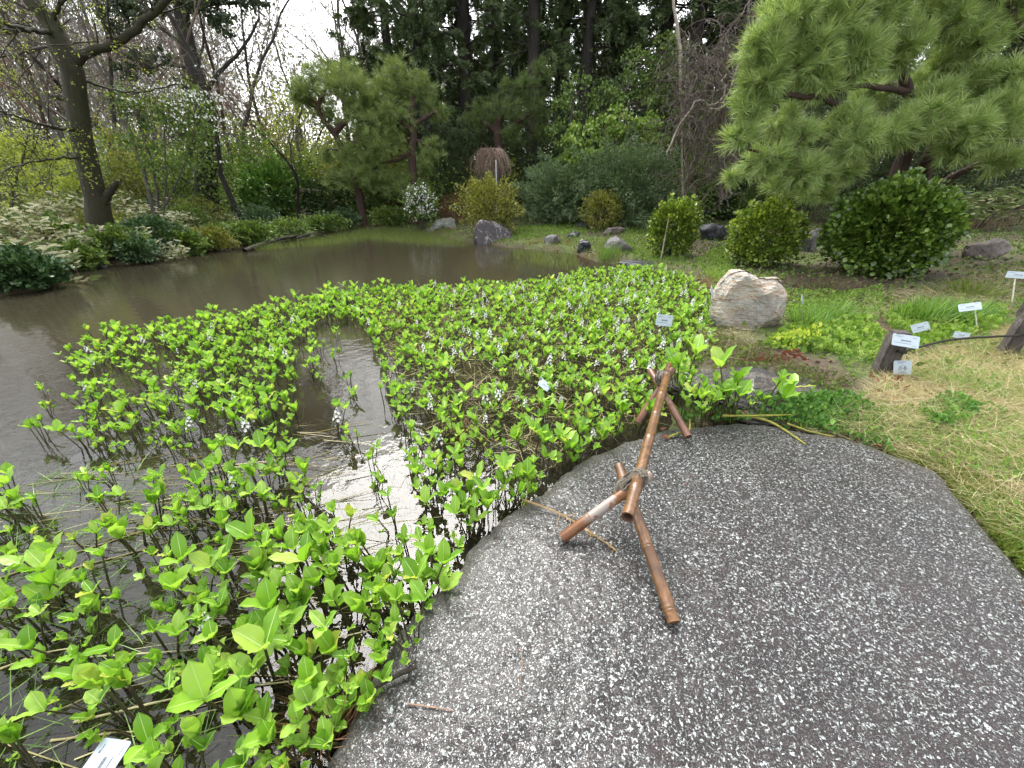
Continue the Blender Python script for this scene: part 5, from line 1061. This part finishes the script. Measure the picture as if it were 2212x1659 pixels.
cover([([(1640,760),(1700,715),(1790,700),(1860,700),(1900,740),(1890,800),(1800,775),(1700,775)],6500),([(1900,700),(2150,690),(2140,745),(1950,775)],5000)], M['cover'], 'bright green leafy ground cover right of the pale boulder', .045, .14)
cover([([(1660,755),(1700,725),(1760,735),(1760,760),(1700,775)],900)], M['covery'], 'yellow leaved patch in the ground cover by the boulder foot', .045, .17, 'yellow_ground_cover')
cover([([(1480,930),(1560,900),(1600,875),(1720,872),(1830,885),(1905,930),(1940,985),(1880,985),(1760,960),(1660,945)],9000),([(1430,905),(1600,905),(1600,880),(1450,880)],500),([(1960,900),(2060,880),(2090,930),(2000,950)],1200)], M['midgreen'] if False else leafmat('small_sprout_leaf',[(0,(.06,.15,.03)),(.6,(.13,.28,.06)),(1,(.27,.46,.12))],.4,.3), 'small leafy green sprouts along the back edge of the slab', .034, .10, 'sprouts')
cover([([(1640,640),(1760,640),(1900,640),(1900,690),(1700,700)],5000),([(1500,600),(1540,590),(1700,600),(1650,640)],1600)], M['cover'], 'loose low weeds behind the pale boulder', .035, .10, 'weeds', LEAF4)
# clumps of strappy leaves: individual things
def clump(u, vb, wpx, n, L, mt, label, name='grass_clump', T=BLADE, lean=.35, w=.8):
    p = G(u, vb); s_ = pxm(vb, p.y)*wpx/2; g = Geo(); P = np.array(tuple(p))+np.column_stack([rng.normal(size=n)*s_*.45, rng.normal(size=n)*s_*.35, np.zeros(n)]); P[:,2] = np.maximum(H(P[:,:2]), -.02)-.01
    d = P-np.array(tuple(p)); d[:,2] = 0; y = norm(np.tile([0,0,1.],(n,1))+d/s_*lean*1.4+rng.normal(size=(n,3))*.18); scatter(g, (T[0]*np.array([w,1,1.3]),T[1]), P, frames(y, np.cross(y,[0,0,1.])+rng.normal(size=(n,3))*.2), L*rng.uniform(.55,1.15,n))
    return single(name, g, mt, p, label, 'grass clump' if 'grass' in name else 'dry plant')
clump(1740,700,90,260,.26,M['blade'],'green strappy grass clump just right of the pale boulder')
clump(1800,690,110,300,.24,M['blade'],'green grass clump behind the skewed small label')
clump(1990,690,110,420,.30,M['blade'],'tall green grass clump behind the tilted labels, left half')
clump(2070,695,110,380,.30,M['blade'],'tall green grass clump behind the tilted labels, right half')
clump(2110,640,90,200,.32,M['lawn'],'loose strappy clump near the right edge behind the labels', lean=.8)
clump(1310,560,36,160,.34,M['blade'],'upright green grass tuft in front of the mottled grey boulder', lean=.15, w=.5)
clump(1545,640,110,420,.26,M['rust'],'rusty brown dead clump left of the pale boulder','dead_fern',THINB,.9,1.5)
clump(1500,625,80,260,.24,M['rust'],'rusty dead clump at the back of the bogbean bed','dead_fern',THINB,.9,1.5)
clump(1275,560,50,260,.22,M['rust'],'rusty dry clump beside the small bluish rock','dead_fern',THINB,1.0,1.4)
clump(1150,528,30,140,.22,M['rust'],'rusty dry tuft right of the veined rock','dead_fern',THINB,.8,1.4)
clump(1225,528,26,120,.2,M['rust'],'rusty dry tuft between the square rock and the bluish rock','dead_fern',THINB,.8,1.4)
clump(775,478,70,260,.5,M['rust'],'large rusty fern clump left of the blue black rock','dead_fern',THINB,.9,1.8)
clump(970,500,36,160,.25,M['rust'],'rusty tuft at the foot of the lichen covered rock','dead_fern',THINB,.8,1.4)
clump(1790,625,110,360,.24,M['litter'],'brown dead fern heap in front of the big round shrub','dead_fern',THINB,1.1,1.6)
clump(985,1010,90,260,.16,M['rust'],'heap of rusty broken stalks in the bogbean bed','dead_stalk_heap',THINB,1.2,2.2)
clump(735,1625,60,220,.26,M['rust'],'rusty dead stalks at the foot of the slab at the bottom','dead_stalk_heap',THINB,1.0,1.2)
# litter and weeds over all banks
g = Geo(); n = 60000; Q = np.column_stack([rng.uniform(-16,16,n), rng.uniform(.5,24,n)]); k = rng.random(n) < np.where((Q[:,0] > 1.2)&(Q[:,1] < 4.5), .12, np.clip(6/np.hypot(Q[:,0],Q[:,1]),.25,1)); Q = Q[k]; h = H(Q); k = (h > .02)&~inside(Q, E3[::8]); P = np.column_stack([Q[k], h[k]+.01]); flats(g, P, .07, LEAF4, .3)
P = ground_pts([(1450,740),(1560,735),(1650,760),(1700,790),(1850,830),(1800,860),(1600,800),(1450,800)], 5200); P[:,2] += rng.random(len(P))*.07; flats(g, P[::2], .035, LEAF4, .9, 1); blades(g, P, .11, .35, 1.2, BLADE, 0)
n = 60000; Q = np.column_stack([rng.uniform(-16,16,n), rng.uniform(3,24,n)]); h = H(Q); k = (h > .03)&(np.sin(Q[:,0]*1.9+Q[:,1])*np.cos(Q[:,1]*1.3) > -.35); P = np.column_stack([Q[k], h[k]+rng.random(k.sum())*.08]); flats(g, P, .065, LEAF4, 1, 1); blades(g, P[::3]-[0,0,.05], .18, .7, .5, BLADE, 1)
stuff('undergrowth', g, [M['litter'],M['midgreen']], 'mixed leaf litter and low weeds covering the banks', 'undergrowth')

# ================================================================ bamboo barrier of two crossed legs and a beam
m, t, b = mat('brown_bamboo'); v = coords(t, (1,1,1)); n1 = noise(t, v, 14, 8, .75, .5); n2 = noise(t, coords(t,(60,60,9)), 1.5, 6, .7)
c = ramp(t, n1, [(.28,(.022,.010,.006)),(.5,(.095,.042,.013)),(.72,(.23,.105,.032))]); c = mixc(t, ramp(t, n2, [(.55,(0,0,0)),(.8,(.5,.5,.5))]), c, (.07,.03,.018))
t.links.new(c, b.inputs['Base Color']); b.inputs['Roughness'].default_value = .38; b.inputs['Coat Weight'].default_value = .25; b.inputs['Coat Roughness'].default_value = .2; t.links.new(bump(t, n2, .001, .6), b.inputs['Normal']); M['bamboo'] = m
m2, t, b = mat('peeling_bamboo'); v = coords(t); n1 = noise(t, v, 9, 5); c = ramp(t, n1, [(.3,(.05,.016,.006)),(.6,(.17,.065,.016))]); vd = t.nodes.new('ShaderNodeVectorMath'); vd.operation = 'DISTANCE'; t.links.new(v, vd.inputs[0]); vd.inputs[1].default_value = (-.03,-.01,.19); near_ = ramp(t, vd.outputs['Value'], [(.15,(1,1,1)),(.22,(0,0,0))]); c = mixc(t, math_(t,'MULTIPLY',near_,ramp(t, noise(t, v, 6.5, 5, .6), [(.44,(0,0,0)),(.48,(1,1,1))])), c, (.24,.205,.18)); t.links.new(c, b.inputs['Base Color']); b.inputs['Roughness'].default_value = .35; M['bamboo_peel'] = m2
m3, t, b = mat('reddish_bamboo'); n1 = noise(t, coords(t,(1,1,1)), 8, 5); t.links.new(ramp(t, n1, [(.3,(.07,.027,.016)),(.7,(.17,.075,.042))]), b.inputs['Base Color']); b.inputs['Roughness'].default_value = .3; M['bamboo_red'] = m3
M['bamboo_in'] = flat('bamboo_inside', (.10,.055,.03), .8); M['rope'] = bark('jute_rope', (.16,.13,.10), (.48,.41,.32), scale=60, rough=.9); M['cord'] = flat('dark_cord', (.02,.016,.013), .7)
def pole(a, b_, r, nodes, mt, name, parent):
    a, b_ = np.array(tuple(a)), np.array(tuple(b_)); L = np.linalg.norm(b_-a); ts = [0]; rs = [r]
    for q in sorted(nodes):
        for o_, k in ((-.014,1.0),(-.006,1.06),(-.002,1.14),(.0015,.93),(.005,1.08),(.013,1.0)): ts.append(min(1,max(0,q+o_/L))); rs.append(r*k)
    ts.append(1); rs.append(r*.96); o = np.argsort(ts, kind='stable'); ts, rs = np.array(ts)[o], np.array(rs)[o]
    extra_t = np.linspace(0,1,14); rs = np.concatenate([rs, np.interp(extra_t, ts, rs)]); ts = np.concatenate([ts, extra_t]); o = np.argsort(ts, kind='stable'); ts, rs = ts[o], rs[o]
    bend = np.sin(ts*np.pi)*.006; g = Geo(); P = a+(b_-a)*ts[:,None]+np.array([0,0,1])*bend[:,None]; k = np.concatenate([[True], np.diff(ts) > 1e-5]); P, rs = P[k], rs[k]
    tubes(g, P, rs, 20); n = len(P)
    d = (b_-a)/L
    for e_, s_ in ((0,1),(n-1,-1)):      # hollow ends: wall ring, inner tube, floor
        c_ = P[e_]; ra = rs[e_]; X = norm(np.cross(d,[0,0,1.] if abs(d[2])<.9 else [1.,0,0])); Yv = np.cross(d,X); al = np.arange(20)/20*2*np.pi; ring = np.cos(al)[:,None]*X+np.sin(al)[:,None]*Yv
        ref = g.V[0][e_*20:(e_+1)*20]; ring = norm(ref-c_)
        V = np.vstack([c_+ring*ra, c_+ring*ra*.76, c_+ring*ra*.74+d*s_*.045, [c_+d*s_*.045]]); j = np.arange(20); j2 = (j+1)%20
        g.add(V, np.concatenate([np.stack([j,j2,20+j2,20+j],1)]), 0); g.add(V, np.stack([20+j,20+j2,40+j2,40+j],1), 1); g.add(V, np.stack([40+j,40+j2,np.full(20,60)],1), 1)
    return part(name, g, [mt, M['bamboo_in']], parent, True)
slabt = TOPZ
JF, JB = D(1360,1048,1.36), D(1432,818,2.46)
FA, FB, FC = U(1214,1163,slabt+.022), U(1456,1345,slabt+.02), U(1487,944,slabt+.022)
base = Vector((JF.x, JF.y, slabt)); rack = empty('bamboo_barrier', base, 'low barrier of brown bamboo poles lashed with rope on the slab', 'barrier')
dB = (JB-JF).normalized(); r = .026
# beam lies in the upper crotch of both pairs of legs
bf, bb = D(1356,1117,1.14), D(1446,790,2.62)
JA_, JB_ = D(1358,1060,1.375), D(1352,1050,1.43)
ext = lambda f, j, L: j+(j-f).normalized()*L
pole(bf, bb, .0255, [.11,.36,.52,.68,.88], M['bamboo'], 'beam', rack)
def through(foot, px, Yp):
    return D(px[0], px[1], Yp)
pole(FA, ext(FA,JA_,.13), .0245, [.3,.74], M['bamboo_peel'], 'leg', rack)
pole(FB, ext(FB,JB_,.12), .0245, [.06,.40,.82], M['bamboo'], 'leg', rack)
pole(FC, D(1404,800,2.66), .0245, [.42,.8], M['bamboo_red'], 'leg', rack)
hd = D(1454,797,2.52); fD = U(1393,925,slabt+.0); fD = Vector((fD.x-.02,fD.y+.1,slabt-.02)); pole(fD, hd, .0245, [.35,.75], M['bamboo_red'], 'leg', rack)
def lash(c, n, R1, R2, parent, mt, rr_, spread, seed, name='rope'):
    r = np.random.default_rng(seed); g = Geo(); c = np.array(tuple(c)); al = np.linspace(0, 2*np.pi, 30)
    for q in range(n):
        ax = norm(r.normal(size=3)*.45+np.array([[.9,-.2,.5],[-.9,-.2,.5],[.1,.9,-.25]][q%3])); X = norm(np.cross(ax,[0,0,1.])); Yv = np.cross(ax,X); off = ax*r.normal()*spread
        P = c+off+R1*np.cos(al)[:,None]*X+R2*np.sin(al)[:,None]*Yv+r.normal(size=(1,3))*.004; P[-1] = P[0]; tubes(g, P, np.full(30, rr_), 6)
    return part(name, g, mt, parent, True)
def wrap(beam_a, beam_b, cross, n, parent, mt, rr_, spread, seed, name='rope', grow_=0.0):
    r = np.random.default_rng(seed); g = Geo(); A_, B_ = np.array(tuple(beam_a)), np.array(tuple(beam_b)); d = norm(B_-A_); c_ = np.array(tuple(cross)); foot = A_+d*np.dot(c_-A_, d); off = foot-c_; h_ = np.linalg.norm(off); upv = off/h_; mid = (foot+c_)/2; side = np.cross(d, upv); al = np.linspace(0,2*np.pi,34)
    for q in range(n):
        sgn = (1,-1,0)[q%3]; tilt = sgn*r.uniform(.45,.75); ax = norm(d*math.cos(tilt)+side*math.sin(tilt)); X = norm(side-ax*np.dot(side,ax)); Yv = np.cross(ax, X)
        if sgn == 0: X = norm(side+d*r.normal()*.5); Yv = norm(d-X*np.dot(d,X)); P = c_+(-.004)*upv+(.043+grow_)*np.cos(al)[:,None]*X+(.040+grow_)*np.sin(al)[:,None]*Yv+upv*(.018*np.cos(al*2)[:,None])+upv*r.normal()*.010
        else: P = mid+ax*r.normal()*spread+(.036+grow_)*np.cos(al)[:,None]*X+(h_/2+.031+grow_)*np.sin(al)[:,None]*Yv+r.normal(size=3)*.002
        P[-1] = P[0]; tubes(g, P, np.full(34, rr_), 6)
    return part(name, g, mt, parent, True)
wrap(bf, bb, (JA_+JB_)/2, 30, rack, M['rope'], .0058, .017, 1, grow_=.004); lash((JA_+JB_)/2+Vector((0,-.01,.012)), 16, .038, .044, rack, M['rope'], .0058, .010, 8); wrap(bf, bb, (JA_+JB_)/2, 4, rack, M['cord'], .0022, .012, 2, 'cord', .006)
lash(JB, 20, .048, .054, rack, M['rope'], .0062, .014, 3); lash(JB, 3, .054, .06, rack, M['cord'], .0028, .008, 4, 'cord')

# ================================================================ sticks, straws, fallen leaves, seedlings on the slab
M['ygreen'] = bark('green_twig', (.25,.27,.03), (.45,.42,.07), scale=8, rough=.4, moss=(.16,.07,.03), mossamt=.62)
def stick(pxs, r, mt, label, z=TOPZ+.006, name='stick', cat='stick', side=()):
    P = [U(u,v,z+(q[0] if q else 0)) for u,v,*q in pxs]; g = Geo(); n = 5*len(P); Q = spline([tuple(p) for p in P], n); rr_ = np.full(n, r); rr_[::4] *= 1.25; tubes(g, Q, rr_*np.linspace(1.1,.7,n), 7)
    for s_ in side: tubes(g, spline([tuple(U(u,v,z)) for u,v in s_], 6), np.linspace(r*.6,r*.3,6), 5)
    return single(name, g, mt, P[0], label, cat, smooth=True)
stick([(1625,900,.01),(1665,912),(1700,932),(1740,960)], .0085, M['ygreen'], 'speckled green and brown stick lying on the back of the slab')
stick([(1560,898,.03),(1640,898,.02),(1720,896,.03)], .008, M['ygreen'], 'yellow green stick lying under the sprouts behind the slab', z=.14)
stick([(1700,915,.01),(1750,932),(1800,943)], .006, M['ygreen'], 'thin yellow stick at the back right of the slab')
stick([(1440,946),(1465,936),(1488,930,.01),(1490,905,.03)], .007, M['ygreen'], 'bent yellow twig at the foot of the far reddish leg')
def drystalk(pxs, label):
    g = Geo(); P = [np.array(tuple(U(u,v,TOPZ+.012))) for u,v in pxs]; Q = spline(P, 22)
    for q in range(3): tubes(g, Q+rng.normal(size=3)*.003, np.full(22,.0016), 4)
    s_ = spawn(Q[None], np.full((1,22),.002), 26, .35, .6, .16, .5); P2, R2 = grow(*s_, 5, .25, 0); P2[:,:,2] = np.clip(P2[:,:,2], TOPZ+.003, TOPZ+.03); tubes(g, P2, np.maximum(R2,.0009), 3)
    return single('dry_stalk', g, flat('dry_gold',(.42,.26,.10),.6), Vector(P[0]), label, 'dry stalk')
drystalk([(1128,1078),(1200,1105),(1262,1140),(1330,1188)], 'golden dry grass stalk lying across the slab under the bamboo leg')
stick([(880,1520),(930,1527),(980,1535)], .0022, M['twig_brown'], 'thin reddish twig lying on the lower slab')
stick([(1125,1400),(1128,1440),(1120,1490)], .0014, M['twig_brown'], 'hair thin dry twig low on the middle of the slab')
stick([(735,1503,-.03),(790,1492,-.01),(850,1462,.0),(900,1440,.01)], .010, M['bark_moss'], 'dark dead rhizome creeping up the slab edge', side=[((790,1492),(800,1515),(770,1525)),((850,1462),(880,1450),(890,1480))], name='rhizome', cat='root')
for (u, v, s_, i, lab) in ((885,1385,1.0,2,'seedling with bright leaves rising from the slab edge'),(890,1440,.6,3,'tiny leafy shoot below the seedling on the slab edge')):
    q = U(u,v,TOPZ); st, fo, fw = PM[i]; e = empty('seedling', (q.x,q.y,TOPZ+.01), lab, 'seedling'); e.scale = (s_,)*3; obj('stems', st, e); obj('foliage', fo, e)
LG = 'wet red brown fallen leaves'
for q, (u, v, s_, where) in enumerate(((1425,925,.05,'beside the yellow twig near the far legs'),(1445,950,.055,'in front of the yellow twig'),(1432,940,.05,'left of the far reddish leg'),(1490,1030,.02,'in the middle back of the slab'),(1484,1050,.02,'just below another in the middle back of the slab'),(1560,1205,.015,'right of the near bamboo leg'),
        (2205,1300,.03,'on the right edge of the slab'),(1905,965,.03,'on the slab by the straw grass'),(1700,1190,.015,'far right of the near bamboo leg'),(960,1185,.03,'on the dark chip near the slab rim'),(1395,900,.04,'beside the beam at the back edge'),(1525,930,.03,'at the back edge right of the far leg'))):
    g = Geo(); P = np.array([tuple(U(u,v,TOPZ+.008))]); y = np.array([[math.cos(q*2.1),math.sin(q*2.1),.12]]); TL = (LEAF[0]*np.array([1.3,1,2.2]),LEAF[1]); scatter(g, TL, P-[0,0,0], frames(y, np.cross(y,[0,0,1.])), np.array([s_])); single('fallen_leaf', g, M['redleaf'], Vector(P[0]), f'wet red brown leaf {where}', 'leaf', LG)
g = Geo(); P = ground_pts([(1860,830),(1960,820),(2010,880),(1900,900)], 30, .1, .03); flats(g, P, .07, LEAF, .4); P = ground_pts([(1590,785),(1720,775),(1740,800),(1600,800)], 90, .12, .06); flats(g, P, .05, LEAF, .4)
P = ground_pts([(1380,915),(1440,890),(1540,895),(1640,890),(1780,925),(1900,960),(1820,965),(1700,935),(1600,915),(1480,925),(1400,940)], 260, TOPZ, .0); P[:,2] = TOPZ+.006+rng.random(len(P))*.008; flats(g, P, .028, LEAF, .25)
stuff('leaf_litter', g, [M['redleaf']], 'red brown dead leaves scattered on the straw and behind the slab', 'leaf litter')
for lab, pts_ in (('long pale straw floating across the lower left water',[(-10,1252),(160,1195),(330,1142),(450,1118)]),('second long pale straw below the first in the lower left water',[(-10,1300),(120,1240),(300,1190),(420,1150)]),('broken pale straw near the bottom left',[(0,1445),(90,1412),(170,1398)]),('pale straw lying by the blue label',[(110,1600),(230,1585),(300,1580)]),('long straw crossing the bottom of the pond',[(160,1560),(420,1500),(640,1470)])):
    stick(pts_, .0035, M['straw'], lab, z=.004, name='straw', cat='straw')

# ================================================================ plant labels, posts, rope
M['plate'] = flat('label_plastic', (.36,.42,.46), .3, .03, 4); M['ink'] = flat('label_print', (.12,.13,.16), .6); M['wire'] = flat('dark_wire', (.05,.05,.045), .5); M['stakew'] = flat('pale_stake', (.62,.60,.48), .6)
def plate(c, w, h, nrm, roll, name, label, stake=None, gz=None, big=False, parent=None, lines=True, text=None, tilt=None):
    c = np.array(tuple(c)); n = norm(np.array(nrm, float)); x = norm(np.cross([0,0,1.], n)); y = np.cross(n, x); cr, sr = math.cos(roll), math.sin(roll); x, y = x*cr+y*sr, -x*sr+y*cr
    g = Geo(); k = 6; rr_ = min(w,h)*.10; out_ = []
    for cx, cy, a0 in ((w/2-rr_,h/2-rr_,0),(-w/2+rr_,h/2-rr_,90),(-w/2+rr_,-h/2+rr_,180),(w/2-rr_,-h/2+rr_,270)):
        for q in range(k): a = R_(a0+90*q/(k-1)); out_.append((cx+rr_*math.cos(a), cy+rr_*math.sin(a)))
    A = np.array([c+x*p+y*q+n*.0015 for p,q in out_]); B = A-n*.003; m_ = len(A); j = np.arange(m_)
    g.add(np.vstack([A,B]), np.stack([j,m_+j,m_+(j+1)%m_,(j+1)%m_],1)); g.add(A, [list(range(m_))]); g.add(B[::-1], [list(range(m_))])
    gi = Geo()
    def bar(px, py, bw_, bh_):
        V = [c+x*(px-bw_/2)+y*(py-bh_/2)+n*.0022, c+x*(px+bw_/2)+y*(py-bh_/2)+n*.0022, c+x*(px+bw_/2)+y*(py+bh_/2)+n*.0022, c+x*(px-bw_/2)+y*(py+bh_/2)+n*.0022]; gi.add(V, [(0,1,2,3)])
    if lines:
        r_ = np.random.default_rng(int(abs(c[0])*1000)+3)
        for row, (py, hw, x0, x1) in enumerate(((.30,.035,-.42,-.12),(.32,.06,-.28,-.24),(.32,.06,.24,.29),(.30,.035,.24,.40),(.0,.13,-.18,.2),(-.22,.045,-.42,.22),(-.36,.035,.25,.42))):
            q = x0
            while q < x1-.01:
                wd = min(x1-q, r_.uniform(.02,.055)); bar((q+wd/2)*w, py*h, wd*w*.8, hw*h*r_.uniform(.7,1)); q += wd
    if parent is None:
        base = Vector(c) if gz is None else Vector((c[0],c[1],gz)); e = empty(name, base, label, 'sign')
    else: e = parent
    pl = part('plate', g, M['plate'], e)
    if gi.V:
        o = obj('print', shift(gi, base if parent is None else parent.location).mesh('print', M['ink']), pl)
    if stake:
        gs = Geo()
        for off, ft, r_, in stake: a = c+x*off[0]*w+y*off[1]*h-n*.004; tubes(gs, spline([a, (a+np.array(ft))/2+[0,0,.0], ft], 6), np.full(6, r_), 6)
        part('stake', gs, M['wire'] if stake[0][2] < .0035 else M['stakew'], e, True)
    return e
cam0 = np.array([0,0,CAMH])
def face(c): return cam0-np.array(tuple(c))
def gp(u, v): q = G(u,v); return [q.x,q.y,q.z-.03]
c = D(1435,692,4.05); w_ = pxm(692,4.05)
plate(c, 32*w_*1.02, 23*w_*1.05, face(c), 0, 'plant_label', 'upright pale label with faint print in the bogbeans left of the boulder', [((-.3,-.3),[c.x-.03,c.y+.02,-.2],.0025),((.3,-.3),[c.x+.03,c.y+.02,-.2],.0025)], 0)
c = D(1538,630,4.2); plate(c, .13, .075, face(c)+np.array([7.5,0,.6]), -.75, 'plant_label', 'small label seen edge on against the left side of the boulder', [((0,-.3),[c.x+.02,c.y-.02,-.1],.0025)], .1, lines=False)
c = D(1733,648,4.6); plate(c, .13, .08, face(c)+np.array([8.5,0,.4]), -.7, 'plant_label', 'skewed small label on a green wire right of the boulder', [((0,-.3),gp(1735,715),.003)], .1, lines=False)
c = D(1988,707,3.75); plate(c, .13, .085, face(c)+np.array([1.0,-.3,.8]), .55, 'plant_label', 'square tilted label on a thin wire right of the near wooden post', [((.4,-.4),gp(2003,745),.0025)], .1)
c = D(2077,724,3.55); plate(c, .105, .06, face(c)+np.array([0,0,.3]), .06, 'plant_label', 'small low label just behind the rope between the posts', [((0,-.4),gp(2077,745),.0025)], .1)
c = D(2095,663,3.95); plate(c, .16, .085, face(c)+np.array([.5,0,3.0]), .42, 'plant_label', 'tilted label on a white stake between the two wooden posts', [((.2,-.2),gp(2116,722),.006)], .1)
c = D(2200,594,5.0); plate(c, .20, .085, face(c)+np.array([.2,0,2.4]), .06, 'plant_label', 'label on a pale wooden stake at the right edge', [((-.1,-.2),gp(2187,662),.008)], .1)
c = U(1177,832,.17); plate(c, .105, .062, face(c)+np.array([-1.2,0,1.8]), -.42, 'plant_label', 'small tilted white label in the middle of the bogbean bed', [((-.2,-.4),[c.x+.05,c.y-.04,-.2],.0028),((.3,-.4),[c.x+.09,c.y-.02,-.2],.0028)], 0)
c = U(212,1662,.10); plate(c, .13, .085, (.15,-.2,1.0), .85, 'plant_label', 'pale blue label cut off by the bottom left edge of the photo', [((0,.2),[c.x,c.y,-.25],.004)], 0)
# posts
M['post'] = bark('weathered_post', (.045,.038,.034), (.16,.135,.12), scale=9, rough=.85)
def post(u, vb, vt, wpx, label, rz=0, lean=(0,0)):
    p = G(u, vb); s_ = pxm((vb+vt)/2, p.y)*wpx/2*.95*oc(u); top = D(u, vt, p.y).z; h = top-p.z
    bm = bmesh.new(); bmesh.ops.create_cube(bm, size=2); bmesh.ops.bevel(bm, geom=bm.edges[:], offset=.16, segments=2, affect='EDGES'); bmesh.ops.subdivide_edges(bm, edges=bm.edges[:], cuts=3, use_grid_fill=True)
    for v_ in bm.verts:
        co_ = v_.co; z = (co_.z+1)/2; nz = mnoise.noise(co_*2.2+Vector((u,0,0)))*.06; co_.x = co_.x*s_*(1+nz)*1.0+lean[0]*z; co_.y = co_.y*s_*(1+nz)*.9+lean[1]*z; co_.z = -.08+z*(h+.08)+nz*.1
    bmesh.ops.rotate(bm, verts=bm.verts, cent=(0,0,0), matrix=__import__('mathutils').Matrix.Rotation(rz,3,'Z')); me = bpy.data.meshes.new('body'); bm.to_mesh(me); bm.free(); me.materials.append(M['post']); me.polygons.foreach_set('use_smooth', np.ones(len(me.polygons),bool))
    e = empty('wooden_post', p, label, 'post'); obj('body', me, e)
    g = Geo(); P = np.array([[-s_*1.08,-s_*.2,h*.62],[s_*1.08,-s_*.2,h*.62]]); 
    return e, p, s_, h
e1, p1, s1, h1 = post(1903,806,716,46,'near low wooden post carrying two white tags',-.25,(.0,0))
g = Geo(); hh_ = p1.z+h1*.60; yfr = p1.y-s1*1.0
a_ = np.array([p1.x-.03,yfr-.012,hh_+.005]); tubes(g, spline([a_, [p1.x,yfr-.018,hh_], [p1.x+.05,yfr-.008,hh_-.012], [p1.x+s1*1.25,yfr+.04,hh_-.02]], 8), np.full(8,.012), 7); 
e2, p2, s2_, h2 = post(2170,768,680,44,'second low wooden post at the right edge of the label bed',-.3)
e3, p3, s3, h3 = post(2222,690,618,60,'dark wooden post cut off at the right edge',-.3)
hz2 = p2.z+h2*.55; Pr = spline([(p1.x+s1*1.25,yfr+.04,hh_-.02),tuple(D(1985,750,p1.y*.75+p2.y*.25)),tuple(D(2062,733,p1.y*.45+p2.y*.55)),(p2.x-s2_*.9,p2.y-s2_*.95,hz2),(p2.x-.02,p2.y-s2_*1.05,hz2+.005)], 30); tubes(g, Pr, np.full(30,.010), 7)
tubes(g, spline([(p2.x+s2_*.6,p2.y-s2_*1.05,hz2+.02),((p2.x+p3.x)/2+.03,(p2.y+p3.y)/2-.08,hz2-.03),(p3.x,p3.y-s3*1.05,p3.z+h3*.5)], 12), np.full(12,.010), 7)
single('rope', g, bark('dark_rope',(.02,.017,.013),(.075,.06,.045),scale=70), Vector((p1.x,p1.y,hh_)), 'dark sagging rope strung between the low wooden posts', 'rope', smooth=True)
c = Vector((p1.x-.012, yfr-.02, p1.z+h1*.86)); plate(c, 46*pxm(728,p1.y)*1.0, 27*pxm(728,p1.y), (-.35,-1,.8), -.08, 'plant_label', 'white printed label fixed across the top of the near wooden post')
# tag with 14 in a ring, hanging on a string
c = Vector((p1.x+.055, yfr-.035, p1.z+h1*.24)); nn = (-.25,-1,.45); w_ = 32*pxm(777,p1.y); tg = plate(c, w_, w_*.92, nn, .10, 'hanging_tag', 'crumpled white tag with 14 in a ring hanging on the near post', lines=False)
n_ = norm(np.array(nn,float)); x_ = norm(np.cross([0,0,1.],n_)); y_ = np.cross(n_,x_); cr, sr = math.cos(.10), math.sin(.10); x_, y_ = x_*cr+y_*sr, -x_*sr+y_*cr
g = Geo(); al = np.linspace(0,2*np.pi,28); cc = np.array(tuple(c))+n_*.003-y_*w_*.06; tubes(g, cc+(np.cos(al)[:,None]*x_+np.sin(al)[:,None]*y_)*w_*.2, np.full(28,.0013), 5)
cu = bpy.data.curves.new('number','FONT'); cu.body = '14'; cu.size = w_*.34; cu.align_x = 'CENTER'; cu.align_y = 'CENTER'; cu.extrude = .0004; to = bpy.data.objects.new('number', cu); C.objects.link(to)
dg = bpy.context.evaluated_depsgraph_get(); mt_ = bpy.data.meshes.new_from_object(to.evaluated_get(dg)); bpy.data.objects.remove(to)
tv = np.array([v_.co for v_ in mt_.vertices]); tv = cc+tv[:,:1]*x_+tv[:,1:2]*y_+tv[:,2:]*n_
for pl_ in mt_.polygons: g.add(tv[list(pl_.vertices)], [list(range(len(pl_.vertices)))])
for py, x0, x1 in ((.36,-.3,.15),(.27,-.25,-.02),(-.36,-.25,.25)):
    q = x0
    while q < x1: 
        V = [cc+n_*0+x_*(q*w_)+y_*((py+.06)*w_-.0), cc+x_*((q+.05)*w_)+y_*((py+.06)*w_), cc+x_*((q+.05)*w_)+y_*((py+.10)*w_), cc+x_*(q*w_)+y_*((py+.10)*w_)]; g.add(V,[(0,1,2,3)]); q += .07
pt = [o for o in tg.children if o.name.startswith('plate')][0]; obj('print', shift(g, tg.location).mesh('print', M['ink']), pt)
g = Geo(); tubes(g, spline([np.array(tuple(c))+y_*w_*.4, np.array(tuple(c))+y_*w_*.7-n_*.01, [p1.x+.02,yfr-.015,hh_]], 6), np.full(6,.0016), 4); part('string', g, M['twig_pale'], tg)
print('objects', len(C.objects), 'verts', sum(len(m_.vertices) for m_ in bpy.data.meshes))

# look-alikes that still share a label: say which of them, from left to right or from near to far
from collections import defaultdict
same = defaultdict(list)
for o in C.objects:
    if o.parent is None and o.get('label'): same[o['label']].append(o)
ORD = ('', 'second ', 'third ', 'fourth ', 'fifth ', 'sixth ', 'seventh ', 'eighth ', 'ninth ')
for lab, os_ in same.items():
    if len(os_) < 2 or len(os_) > 9: continue
    if 'bogbean' in lab:
        os_.sort(key=lambda o: o.location.length)
        for k, o in enumerate(os_): o['label'] = ('farthest ' if k == len(os_)-1 else ORD[k]+'nearest ')+lab
    else:
        os_.sort(key=lambda o: o.location.x/max(o.location.y, .1))
        for k, o in enumerate(os_): o['label'] = ('rightmost ' if k == len(os_)-1 else ORD[k]+'leftmost ')+lab
